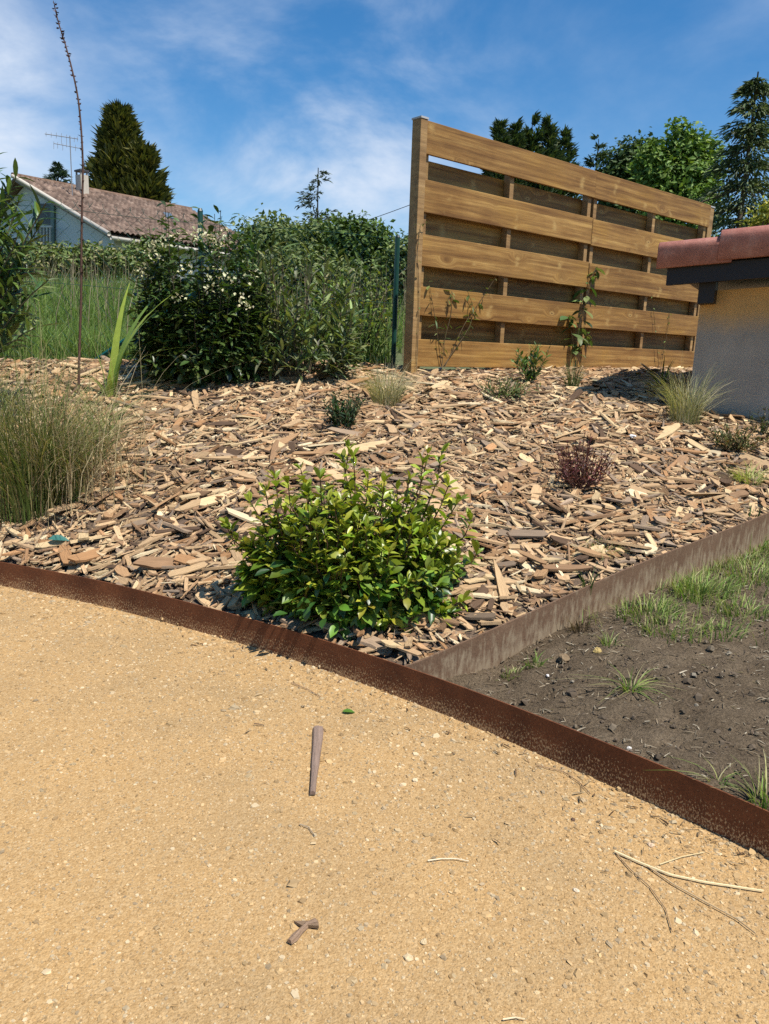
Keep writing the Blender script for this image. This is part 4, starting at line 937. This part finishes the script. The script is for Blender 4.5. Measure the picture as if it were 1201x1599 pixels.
lump('white_pebble', soil_hit(855, 1058), .006, .7, (.66, .62, .58), 'small white pebble on the soil near the corner of the edgings', 'pebble', seed=4)

# ------------------------------------------------------------------ things lying on the path
def on_path(px, py): return atz(px, py, .004)
def stick(name, pix, w, hgt, tint, label, cat, mat=M_CHIP, taper=(1, 1), jag=.3):
    P = np.array([on_path(x, y) for x, y in pix]); k = len(P); d = unit(np.gradient(P, axis=0)); s = np.stack([-d[:, 1], d[:, 0], 0 * d[:, 0]], 1)
    v = []; uv = []
    ww = np.linspace(taper[0], taper[1], k) * w * (1 + rng.uniform(-jag, jag, k))
    for i in range(k):
        for (a, z) in ((-1, 0), (-.7, .8), (0, 1), (.75, .7), (1, 0)): v.append(P[i] + s[i] * a * ww[i] / 2 + [0, 0, z * hgt]); uv.append((i * .2 + 1, a * .25 + 1))
    f = [(i * 5 + j, i * 5 + j + 1, (i + 1) * 5 + j + 1, (i + 1) * 5 + j) for i in range(k - 1) for j in range(4)] + [(4, 3, 2, 1, 0), tuple(range((k - 1) * 5, k * 5))]
    mb = MB(); mb.add(v, f, tint, uv); B = P[k // 2]; o = mb.build(name, mat, None, base=(B[0], B[1], 0)); return tag(o, label, cat)
stick('wood_splinter', [(497, 1138), (496, 1155), (494, 1175), (492, 1195), (490, 1215), (488, 1241)], .023, .010, (.27, .19, .145), 'long grey brown wood splinter lying on the sandy path', 'wood splinter', taper=(1.25, .6), jag=.1)
mb_t = stick('wood_chip_piece', [(452, 1473), (460, 1465), (469, 1456), (479, 1446), (494, 1441)], .013, .008, (.30, .20, .13), 'small brown forked wood chip on the path near the bottom', 'wood chip')
b2 = MB(); c0, c1, c2, c3 = on_path(459, 1441), on_path(497, 1441), on_path(498, 1450), on_path(470, 1447)
b2.add([c0, c3, c2, c1, c0 + [0, 0, .004], c3 + [0, 0, .004], c2 + [0, 0, .006], c1 + [0, 0, .005]], [(0, 1, 2, 3)[::-1], (4, 5, 6, 7), (0, 1, 5, 4), (1, 2, 6, 5), (2, 3, 7, 6), (3, 0, 4, 7)], (.25, .165, .10), np.arange(16).reshape(8, 2) * .1 + .1)
b2.build('fork', M_CHIP, mb_t)
def flat_leaf(name, px, py, l, yaw, tint, label, z=.006, n=(0, 0, 1)):
    p = on_path(px, py); mb = MB(); tv, f = leaf_t(5, .6, .3, .2, 1.0); mb.scatter(tv, f, (frames(np.array([[math.cos(yaw), math.sin(yaw), .1]]), np.array([n])) * l), np.zeros((1, 3)), np.array([tint]))
    o = bpy.data.objects.new(name, mb.mesh(name, M_LEAFM, True)); link(o); o.location = (p[0], p[1], z); tag(o, label, 'leaf')
flat_leaf('fallen_leaf', 534, 1112, .036, .1, (.10, .20, .03), 'small green leaf lying on the path below the shrub')
for k, (pix, w, t, lab) in enumerate([([(960, 1330), (1000, 1348), (1045, 1366), (1100, 1378), (1192, 1392)], .0060, (.72, .58, .33), 'long pale straw stem on the path near the right edge'),
        ([(1010, 1352), (1050, 1380), (1100, 1408), (1150, 1435), (1180, 1458)], .0038, (.50, .36, .20), 'long brown dry stem curving to the lower right on the path'),
        ([(962, 1332), (985, 1358), (1015, 1385), (1040, 1420), (1050, 1455)], .003, (.42, .28, .15), 'thin brown stem forking down from the pale straw stem'),
        ([(668, 1344), (690, 1341), (712, 1341), (732, 1345)], .003, (.70, .60, .42), 'short whitish straw bit in the middle of the path'),
        ([(1030, 1350), (1065, 1338), (1100, 1331)], .003, (.58, .46, .25), 'short straw piece just above the long pale straw stem'),
        ([(838, 1195), (880, 1205), (905, 1222), (922, 1240)], .003, (.30, .19, .11), 'thin brown twig on the gravel by the front edging'),
        ([(468, 1287), (482, 1292), (492, 1306)], .003, (.34, .27, .19), 'tiny curved grey twig below the wood splinter'),
        ([(455, 1066), (480, 1076), (502, 1089)], .003, (.30, .19, .12), 'thin dark twig on the path just below the shrub'),
        ([(785, 1592), (805, 1589), (820, 1592)], .003, (.66, .54, .34), 'short straw bit at the bottom edge of the path')]):
    stick('dry_stem', pix, w * .85, w * .6, t, lab, 'dry stem', M_PEB, (1, .6), .05)
for k, (px, py, r, t, lab) in enumerate([(662, 1469, .0075, (.50, .38, .22), 'oval pale pebble near the bottom centre of the path'), (638, 1494, .009, (.54, .41, .24), 'flat pale pebble left of the oval one at the bottom'), (900, 1388, .0065, (.58, .47, .33), 'round whitish pebble left of the straw stems'),
        (1017, 1318, .008, (.55, .40, .26), 'reddish beige pebble above the straw stems'), (648, 1217, .0085, (.58, .46, .29), 'pale flat pebble right of the wood splinter'), (895, 1278, .006, (.12, .07, .045), 'dark brown seed husk on the gravel by the front edging'), (320, 1005, .009, (.58, .45, .28), 'pale pebble on the path near the left front edging')]):
    lump('path_pebble', on_path(px, py) - [0, 0, .004], r, .5, t, lab, 'pebble', seed=10 + k, group='pebbles on the path')
# a torn teal plastic scrap and a few odd bits on the chips
p = hit(92, 846, .035); mb = MB(); tv, f = leaf_t(5, .5, .5, .15, .8); mb.scatter(tv, f, frames(np.array([[1, .1, .05]]), np.array([[0, -.35, 1.]])) * .085, np.zeros((1, 3)), np.array([(.035, .13, .105)]))
o = bpy.data.objects.new('plastic_scrap', mb.mesh('plastic_scrap', M_PLAIN, True)); link(o); o.location = (p[0] - .04, p[1] - .01, p[2] + .012); tag(o, 'dark teal plastic scrap lying on the wood chips at the left', 'plastic scrap')
for k, (px, py, r, lab) in enumerate([(988, 681, .022, 'white stone on the chips left of the brown plant'), (1000, 692, .014, 'greenish white stone just below the white stone'), (688, 575, .018, 'white stone at the foot of the screen near the left climber')]):
    p = hit(px, py, .03); lump('white_stone', p - [0, 0, .005], r, .45, [(.72, .70, .66), (.5, .58, .46), (.7, .68, .64)][k], lab, 'stone', seed=30 + k, group='white stones on the chips')

# ------------------------------------------------------------------ meadow grass beyond the fence
def meadow():
    mb = MB()
    for (n, y0, y1, h, w) in [(24000, 5.9, 11, .55, .007), (22000, 10, 18, .75, .012), (18000, 17, 29, .85, .022)]:
        y = y0 + (y1 - y0) * rng.random(n) ** 1.2; x = rnd(n, -.66, .16) * y - .3
        fy = np.interp(x, FENCE[:, 0], FENCE[:, 1]); ok = (y > fy + .12) & ~((x > 0) & (y < 9))
        x = x[ok]; y = y[ok]; m = len(x); b = np.stack([x, y, bedz(x, y) - .04], 1)
        pat = .5 + .5 * np.sin(x * 1.7 + np.sin(y * .9) * 2) * np.sin(y * .8 + x * .4)
        C = np.array([(.125, .20, .040), (.16, .235, .050), (.09, .155, .032), (.21, .25, .075), (.30, .28, .13)])[rng.choice(5, m, p=[.32, .30, .24, .11, .03])] * rnd((m, 1), .75, 1.25)
        blades(mb, b, h * rnd(m, .4, 1.05) * (.62 + .5 * pat), rnd(m, 0, 6.28), np.abs(rng.normal(.45, .38, m)), rnd(m, .7, 1.3) * w, C, 2)
    tag(mb.build('meadow_grass', M_GRASS, kind='stuff'), 'tall green meadow grass growing beyond the wire fence', 'grass')
    mb = MB(); n = 900; y = rnd(n, 7, 27); x = rnd(n, -.62, .02) * y; b = np.stack([x, y, bedz(x, y)], 1)
    blades(mb, b, rnd(n, .8, 1.25), rnd(n, 0, 6.28), np.abs(rng.normal(.25, .15, n)), .004 + y * .0007, np.array([(.24, .19, .12), (.30, .25, .15), (.20, .15, .10)])[rng.integers(0, 3, n)], 3)
    tag(mb.build('seed_heads', M_GRASS, kind='stuff'), 'brown seed stalks standing above the meadow grass', 'grass')
meadow()

# ------------------------------------------------------------------ trees
RH = np.array([(0, 0, 0), (.4, .14, .06), (1, 0, -.06), (.4, -.14, .06)], float); RHF = [(0, 1, 2, 3)]
def conifer(name, px, py, Y, width, nb, per, size, cols, label, rise=.0, prof=lambda t: t ** .8, droopk=.0, trunkr=.16, hmax=None, gap=0.0, whorls=0, flat=False, group='trees on the skyline', tilt_=0):
    T = aty(px, py, Y); zb = float(bedz(T[0], T[1])); B = np.array([T[0] - tilt_, T[1], zb]); Hh = T[2] - zb; o = empty(name, B, label, 'tree', group)
    mb = MB(); mb.tube([B - [0, 0, .3], B * .5 + T * .5, T], [trunkr, trunkr * .6, .02], 7, (.10, .075, .055)); tr = mb
    lm = MB(); P = []; D = []; N_ = []; S = []
    for k in range(nb):
        t = rng.random() ** .75 if not whorls else (rng.integers(1, whorls + 1) - rng.random() * .6) / whorls
        if gap and rng.random() < gap * .5: continue
        Hc = hmax or Hh * .93
        z = T[2] - .01 - t * Hc; R = width / 2 * prof(t) * rng.uniform(.62, 1.14) + .04
        a = rng.uniform(0, 6.28); c = B + (T - B) * ((z - zb) / Hh)
        hd = np.array([math.cos(a), math.sin(a), 0]); s = np.sort(rng.uniform(.12 if not gap else .3, 1, per))
        pos = c + hd * (R * s)[:, None]; pos[:, 2] += rise * R * s - droopk * R * s ** 2 + rng.normal(0, size * .12, per)
        side = np.array([-hd[1], hd[0], 0]); sp = rng.normal(0, .22 if flat else .15, per) * R * (1.1 - s * .5); pos += side * sp[:, None]
        dd = hd + np.array([0, 0, rise - 2 * droopk * .6]) + side * (np.sign(sp) * .5)[:, None] + rng.normal(0, .35, (per, 3))
        P.append(pos); D.append(dd); N_.append(rng.normal(0, .5, (per, 3)) + [0, 0, 1]); S.append(np.full(per, size) * rng.uniform(.6, 1.25, per))
        if k % 3 == 0 and (gap or whorls): tr.tube([c, c + hd * R * .9 + [0, 0, (rise - droopk) * R * .85]], [trunkr * .18, .012], 4, (.10, .075, .055))
    P = np.concatenate(P); D = np.concatenate(D); N_ = np.concatenate(N_); S = np.concatenate(S)
    tr.build('trunk', M_STEM, o, smooth=True)
    lm.scatter(RH, RHF, frames(D, N_) * S[:, None, None], P, np.array(cols)[rng.integers(0, len(cols), len(P))] * rnd((len(P), 1), .65, 1.35)); lm.build('crown', M_TREE, o)
    return o
def broadleaf(name, lobes, Y, n_cl, per, size, cols, label, cat='tree', group='trees on the skyline', trunkr=.16, cl=.5, flatb=.0):
    c0 = aty(lobes[0][0], lobes[0][1], Y); B = np.array([c0[0], Y, float(bedz(c0[0], Y))]); o = empty(name, B, label, cat, group); sc = Y / F; tr = MB(); lm = MB(); P = []; Nn = []
    tr.tube([B - [0, 0, .3], B * .6 + c0 * .4, c0], [trunkr, trunkr * .75, trunkr * .3], 7, (.11, .085, .06))
    w = np.array([l[2] * l[3] for l in lobes], float); w /= w.sum()
    for (lx, ly, rx, ry), ww in zip(lobes, w):
        c = aty(lx, ly, Y + rng.uniform(-.3, .3)); tr.tube(tube_path(B * .5 + c0 * .5, c, (0, 0, .1), 5, .04), np.linspace(trunkr * .45, .02, 5), 5, (.11, .085, .06))
        for _ in range(int(n_cl * ww) + 1):
            d = unit(rng.normal(0, 1, 3)); r = rng.uniform(.35, 1) ** .5 * rng.uniform(.85, 1.1); q = c + d * r * np.array([rx * sc, rx * sc * .8, ry * sc])
            P.append(q + rng.normal(0, 1, (per, 3)) * cl * np.array([.5, .5, .35])); Nn.append(np.tile(d * .7 + [0, 0, .6], (per, 1)))
    P = np.concatenate(P); Nn = np.concatenate(Nn); n = len(P); tv, f = leaf_t(2, .55, .3, .2)
    D = rng.normal(0, 1, (n, 3)) * [1, 1, .6]; lm.scatter(tv, f, frames(D, Nn + rng.normal(0, .5, (n, 3))) * (size * rnd(n, .6, 1.25))[:, None, None], P, np.array(cols)[rng.integers(0, len(cols), n)] * rnd((n, 1), .7, 1.3))
    tr.build('trunk', M_STEM, o, smooth=True); lm.build('crown', M_TREE, o); return o
CYP = [(.078, .088, .022), (.11, .112, .028), (.05, .060, .018), (.14, .13, .034)]
conifer('cypress_tree', 186, 176, 44, 3.9, 400, 36, .70, CYP, 'dense olive green conical cypress tree behind the tiled house', .95, lambda t: (t * 1.15) ** .8, 0, .2)
conifer('cypress_tree', 224, 238, 43, 2.7, 240, 32, .70, CYP, 'shorter olive cypress joined to the right of the conical one', .95, lambda t: (t * 1.2) ** .7, 0, .18)
DKC = [(.050, .080, .034), (.065, .10, .038), (.036, .06, .028), (.095, .115, .036)]
conifer('small_far_conifer', 90, 256, 75, 4.2, 420, 24, .42, [(.05, .08, .05), (.06, .09, .06)], 'small bluish conifer far behind the house chimney', .3, lambda t: (t * 2.2) ** .7, .1, .12)
conifer('sparse_pine', 497, 262, 38, 2.3, 120, 24, .24, [(.06, .085, .04), (.08, .10, .05), (.045, .06, .035)], 'thin half bare pine rising above the bushes left of the screen', .1, lambda t: .55 + .45 * t if t > .05 else .25, .15, .07, gap=.4, hmax=4.6)
for k, (px, py, w_, lab) in enumerate([(783, 190, 1.7, 'leftmost dark conifer top above the timber screen'), (806, 196, 1.5, 'second dark conifer top above the timber screen'), (832, 184, 2.4, 'tallest dark conifer top of the row above the screen'), (858, 192, 2.0, 'fourth dark conifer top above the timber screen'), (882, 206, 2.2, 'rightmost dark conifer top of the row above the screen')]):
    conifer('dark_conifer', px, py, 42 + k * .7, w_ * 1.45, 210, 28, .42, DKC, lab, .75, lambda t: (t * 1.3) ** .85, 0, .15, hmax=7, group='dark conifers above the screen')
conifer('dark_conifer', 935, 217, 46, 2.2, 120, 26, .36, DKC + [(.06, .08, .05)], 'small loose conifer standing alone between the tree groups', .2, lambda t: .3 + .7 * t, .0, .12, gap=.3, hmax=7, group='dark conifers above the screen')
broadleaf('round_dark_tree', [(985, 275, 36, 50), (965, 290, 30, 40), (1005, 250, 22, 30), (990, 320, 45, 50)], 40, 420, 26, .26, [(.055, .09, .026), (.075, .115, .03), (.042, .072, .022)], 'rounded dark green tree left of the bright maple', cl=.6)
broadleaf('maple_tree', [(1060, 290, 52, 60), (1064, 225, 24, 26), (1030, 265, 35, 40), (1090, 260, 30, 45), (1060, 340, 65, 60), (1075, 240, 20, 30)], 34, 420, 30, .26, [(.12, .20, .036), (.15, .235, .045), (.09, .16, .03), (.19, .26, .05)], 'bright green leafy maple tree above the right part of the screen', cl=.5)
conifer('blue_cedar', 1184, 112, 24, 3.9, 265, 34, .22, [(.085, .115, .052), (.11, .145, .062), (.06, .085, .042), (.15, .17, .065)], 'tall cedar with drooping layered branches at the right edge', .25, lambda t: .10 + .95 * t ** .85, 0.62, .12, whorls=11, flat=True, hmax=5.8)
broadleaf('yellow_leaf_bush', [(1192, 345, 22, 14), (1201, 330, 14, 16), (1185, 352, 14, 8)], 9.5, 60, 14, .06, [(.30, .30, .04), (.22, .26, .04), (.38, .33, .06)], 'yellow leaved bush just above the red shed tiles', 'bush', cl=.12, trunkr=.03)
BUSH = [(.12, .165, .05), (.15, .19, .06), (.09, .13, .04), (.19, .215, .075)]
broadleaf('far_bush', [(425, 375, 45, 30), (400, 395, 30, 25), (455, 390, 40, 35)], 22, 330, 22, .16, BUSH, 'grey green bush behind the roof end of the house', 'bush', 'bushes beyond the fence', .08, .35)
broadleaf('far_bush', [(500, 385, 50, 35), (475, 400, 40, 40), (530, 400, 40, 40)], 19, 340, 22, .14, BUSH + [(.07, .11, .02)], 'rounded bush below the sparse pine', 'bush', 'bushes beyond the fence', .08, .32)
broadleaf('far_bush', [(570, 385, 38, 38), (545, 372, 26, 25), (595, 410, 22, 35), (560, 430, 40, 40)], 16, 360, 22, .12, [(.085, .135, .03), (.11, .165, .036), (.06, .10, .024)], 'darker green bush left of the green fence post', 'bush', 'bushes beyond the fence', .08, .28)
broadleaf('far_bush', [(450, 440, 60, 45), (520, 450, 60, 40)], 13, 320, 20, .10, BUSH + [(.11, .14, .045)], 'low scrub standing in the meadow behind the oleanders', 'bush', 'bushes beyond the fence', .06, .28)
broadleaf('far_bush', [(625, 400, 20, 20), (618, 440, 18, 40), (640, 430, 30, 50)], 14, 160, 20, .10, BUSH, 'narrow bush seen between the green post and the screen', 'bush', 'bushes beyond the fence', .06, .25)
for k, (px, rx, lab) in enumerate([(40, 60, 'bramble thicket below the gable of the house'), (130, 55, 'bramble thicket below the middle of the house wall'), (215, 55, 'bramble thicket below the eave of the house'), (-50, 50, 'bramble thicket at the left edge below the house')]):
    broadleaf('bramble_thicket', [(px, 414, rx, 14), (px + 25, 402 + 6 * (k % 2), rx * .45, 20), (px - 28, 404 + 5 * ((k + 1) % 2), rx * .3, 16), (px + 5, 396, rx * .2, 14)], 26, 300, 16, .17, [(.13, .18, .05), (.17, .215, .06), (.10, .14, .042), (.24, .22, .10)], lab, 'bush', 'brambles in front of the house', .05, .35)

# ------------------------------------------------------------------ the house
def house():
    E0 = aty(170, 367, 30); R0 = aty(21, 278, 34.5); zr, ze = R0[2], E0[2]
    vd = (R0 - E0)[:2]; S2 = np.linalg.norm(vd); vd /= S2; e = np.array([vd[1], -vd[0]]); Ln = 9.0; rise_ = zr - ze; SL = math.hypot(S2, rise_)
    B = np.array([E0[0], E0[1], float(bedz(E0[0], E0[1]))]); o = empty('tiled_house', B, 'old white house with a weathered brown tiled roof beyond the meadow', 'house')
    V3 = lambda u, w, z=0: np.array([*(E0[:2] + e * u + vd * w), z])
    roofp = lambda u, s: V3(u, s * S2, ze + s * rise_)
    nrm = unit(np.cross(np.array([*e, 0]), np.array([*(vd * S2), rise_])))
    nu, nw = int(Ln / .22) * 6, int(SL / .34) * 3; us = np.linspace(0, Ln, nu + 1); ws = np.linspace(0, 1, nw + 1)
    U, Wg = np.meshgrid(us, ws); colI = np.floor(U / .22).astype(int); rowI = np.floor(Wg * SL / .34 + 1e-6).astype(int); fr = Wg * SL / .34 - rowI
    tr_ = rng.normal(1, .28, (rowI.max() + 2, colI.max() + 2)).clip(.55, 1.5); hgt = .09 * np.abs(np.sin(math.pi * U / .22)) + .08 * (1 - fr) + (tr_[rowI, colI] - 1) * .03
    P = np.stack([E0[0] + e[0] * U + vd[0] * S2 * Wg, E0[1] + e[1] * U + vd[1] * S2 * Wg, ze + rise_ * Wg], -1) + nrm * (hgt + .03)[..., None]
    a = (np.arange(nw)[:, None] * (nu + 1) + np.arange(nu)[None]).ravel(); mb = MB(); mb.v = [P.reshape(-1, 3)]; mb.i = [np.stack([a, a + 1, a + nu + 2, a + nu + 1], 1).ravel()]; mb.t = [np.full(len(a), 4)]
    mb.c = [np.repeat(tr_[rowI, colI].reshape(-1, 1), 3, 1)]; mb.uv = [np.zeros((P.size // 3, 2))]; mb.n = P.size // 3
    rf = mb.build('roof', M_ROOF, o)
    def slab(name, pts, th, mat, tint, parent=o):      # thick quad
        pts = np.array(pts); n = unit(np.cross(pts[1] - pts[0], pts[3] - pts[0])); v = np.concatenate([pts, pts - n * th])
        mb = MB(); mb.add(v, [(0, 1, 2, 3), (7, 6, 5, 4), (0, 4, 5, 1), (1, 5, 6, 2), (2, 6, 7, 3), (3, 7, 4, 0)], tint); return mb.build(name, mat, parent, base=B)
    slab('roof_underside', [roofp(0, 0), roofp(Ln, 0), roofp(Ln, 1), roofp(0, 1)], .10, M_PLAIN, (.20, .15, .11))
    b2 = lambda u, s: V3(u, S2 * (2 - s), ze + s * rise_)
    slab('rear_roof', [b2(Ln, 0), b2(0, 0), b2(0, 1), b2(Ln, 1)], .10, M_ROOF, (.9, .9, .9))
    mb = MB(); mb.tube([roofp(-.05, 1) + [0, 0, .1], roofp(Ln + .05, 1) + [0, 0, .1]], .12, 8, (1.15, 1.05, .95)); mb.build('ridge_cap', M_ROOF, o, smooth=True)
    mb = MB(); mb.tube([roofp(-.03, -.01) + [0, 0, .06], roofp(-.03, 1) + [0, 0, .08]], .085, 6, (.50, .45, .37)); mb.build('verge_trim', M_PLAIN, o, smooth=True)
    mb = MB(); mb.tube([roofp(0, -.02) - [0, 0, .05], roofp(Ln, -.02) - [0, 0, .05]], .075, 6, (.52, .48, .40)); mb.build('gutter', M_PLAIN, o, smooth=True)
    # walls
    WH = (.52, .56, .58); g = .55; zf_ = B[2] - .6
    c = [V3(g, .55), V3(Ln - g, .55), V3(Ln - g, 2 * S2 - .55), V3(g, 2 * S2 - .55)]
    zs = ze + rise_ * (.55 / S2) - .14; zr_ = zr - .14; m0, m1 = V3(g, S2), V3(Ln - g, S2)
    Vv = [(*q[:2], zf_) for q in c] + [(*q[:2], zs) for q in c] + [(*m0[:2], zr_), (*m1[:2], zr_)]
    mb = MB(); mb.add(Vv, [(0, 1, 5, 4), (1, 2, 6, 9, 5), (2, 3, 7, 6), (3, 0, 4, 8, 7)], WH); mb.build('wall', M_PLAIN, o)
    # loggia door and window in the gable, seen through the shrubs
    def on_gable(px, py, out=.02):
        n = np.array([-e[0], -e[1], 0]); q = V3(g, 0) + n * out; d = ray(px, py); return CAM + d * (((q - CAM) @ n) / (d @ n))
    def gpiece(name, x0, y0, x1, y1, tint, out, mat=M_PLAIN, parent=o):
        return slab(name, [on_gable(x0, y1, out), on_gable(x1, y1, out), on_gable(x1, y0, out), on_gable(x0, y0, out)], .05, mat, tint, parent)
    d_ = gpiece('door', 58, 318, 82, 388, (.05, .055, .06), .06)
    gpiece('door_frame', 79, 316, 84, 388, (.10, .16, .15), .10, parent=d_)
    for k in range(8): gpiece('railing_bar', 42 + k * 5, 355, 43 + k * 5, 385, (.45, .45, .43), .5)
    gpiece('railing', 40, 352, 80, 355, (.45, .45, .43), .52)
    # skylight in the roof plane
    def on_roof(px, py):
        q = roofp(0, 0) + nrm * .16; d = ray(px, py); return CAM + d * (((q - CAM) @ nrm) / (d @ nrm))
    slab('skylight', [on_roof(259, 338), on_roof(272, 341), on_roof(267, 333), on_roof(255, 331)], .08, M_PLAIN, (.10, .13, .16))
    # chimney
    cb = on_roof(129, 300); hw = .27; mb = MB(); zt = aty(129, 274, cb[1])[2]
    ex, vx = np.array([*e, 0]), np.array([*vd, 0])
    def prism(c, a, b, z0, z1, tint, name, parent):
        q = [c + ex * a * i + vx * b * j for i, j in ((-1, -1), (1, -1), (1, 1), (-1, 1))]; mb = MB()
        mb.add([(*p_[:2], z0) for p_ in q] + [(*p_[:2], z1) for p_ in q], [(3, 2, 1, 0), (4, 5, 6, 7), (0, 1, 5, 4), (1, 2, 6, 5), (2, 3, 7, 6), (3, 0, 4, 7)], tint); return mb.build(name, M_PLAIN, parent, base=B)
    ch = prism(cb, .18, .22, cb[2] - .6, zt, (.48, .42, .34), 'chimney', rf)
    for i, j in ((-1, -1), (1, -1), (1, 1), (-1, 1)): prism(cb + ex * .14 * i + vx * .18 * j, .03, .03, zt, zt + .14, (.25, .22, .2), 'chimney_leg', o)
    prism(cb, .21, .25, zt + .14, zt + .21, (.06, .055, .06), 'chimney_cap', o)
    # antenna on its mast
    ab = on_roof(113, 303); Y = ab[1]; an = empty('roof_antenna', ab, 'thin metal television antenna on a mast beside the chimney', 'antenna'); mt = MB()
    mt.tube([ab - [0, 0, .2], aty(109, 212, Y)], .022, 5, (.22, .22, .23)); mt.build('mast', M_ZINC, an)
    mt = MB(); mt.tube([aty(70, 209, Y), aty(122, 217, Y)], .016, 4, (.22, .22, .23)); mt.tube([aty(84, 224, Y), aty(127, 232, Y)], .014, 4, (.22, .22, .23)); mt.build('boom', M_ZINC, an)
    for (x0, y0, y1) in [(72, 206, 213), (80, 207, 215), (88, 207, 216), (96, 208, 226), (104, 210, 230), (84, 221, 233), (90, 222, 232), (116, 214, 222), (121, 213, 221), (98, 224, 235), (118, 226, 236), (126, 228, 236)]:
        mt = MB(); mt.tube([aty(x0, y0, Y), aty(x0, y1, Y)], .010, 3, (.22, .22, .23)); mt.build('element', M_ZINC, an)
house()
# overhead line
P0, P1 = aty(552, 351, 34), aty(720, 288, 30); mb = MB(); mb.tube(tube_path(P0, P1, (0, 0, -.05), 14), .013, 4, (.03, .03, .035)); tag(mb.build('overhead_cable', M_PLAIN), 'thin dark overhead cable running behind the timber screen', 'cable')

# small dark bits of twig and husk gathered along the edging
def near_edging(n):
    k = rng.uniform(0, 1, n) ** .8; i = np.interp(k, [0, 1], [3.0, 11.0]); a = np.floor(i).astype(int); q = FE[a] + (FE[a + 1] - FE[a]) * (i - a)[:, None]
    d = rng.exponential(.10, n) + .012; q = q + np.array([-.68, -.73]) * d[:, None]; return np.column_stack([q, 0 * k])
litter(120, near_edging, lambda x, y: 0 * x + .002, .008, .030, [(.10, .06, .035), (.16, .10, .06), (.26, .18, .10), (.40, .30, .18)], 'twig_litter', path, .0014)
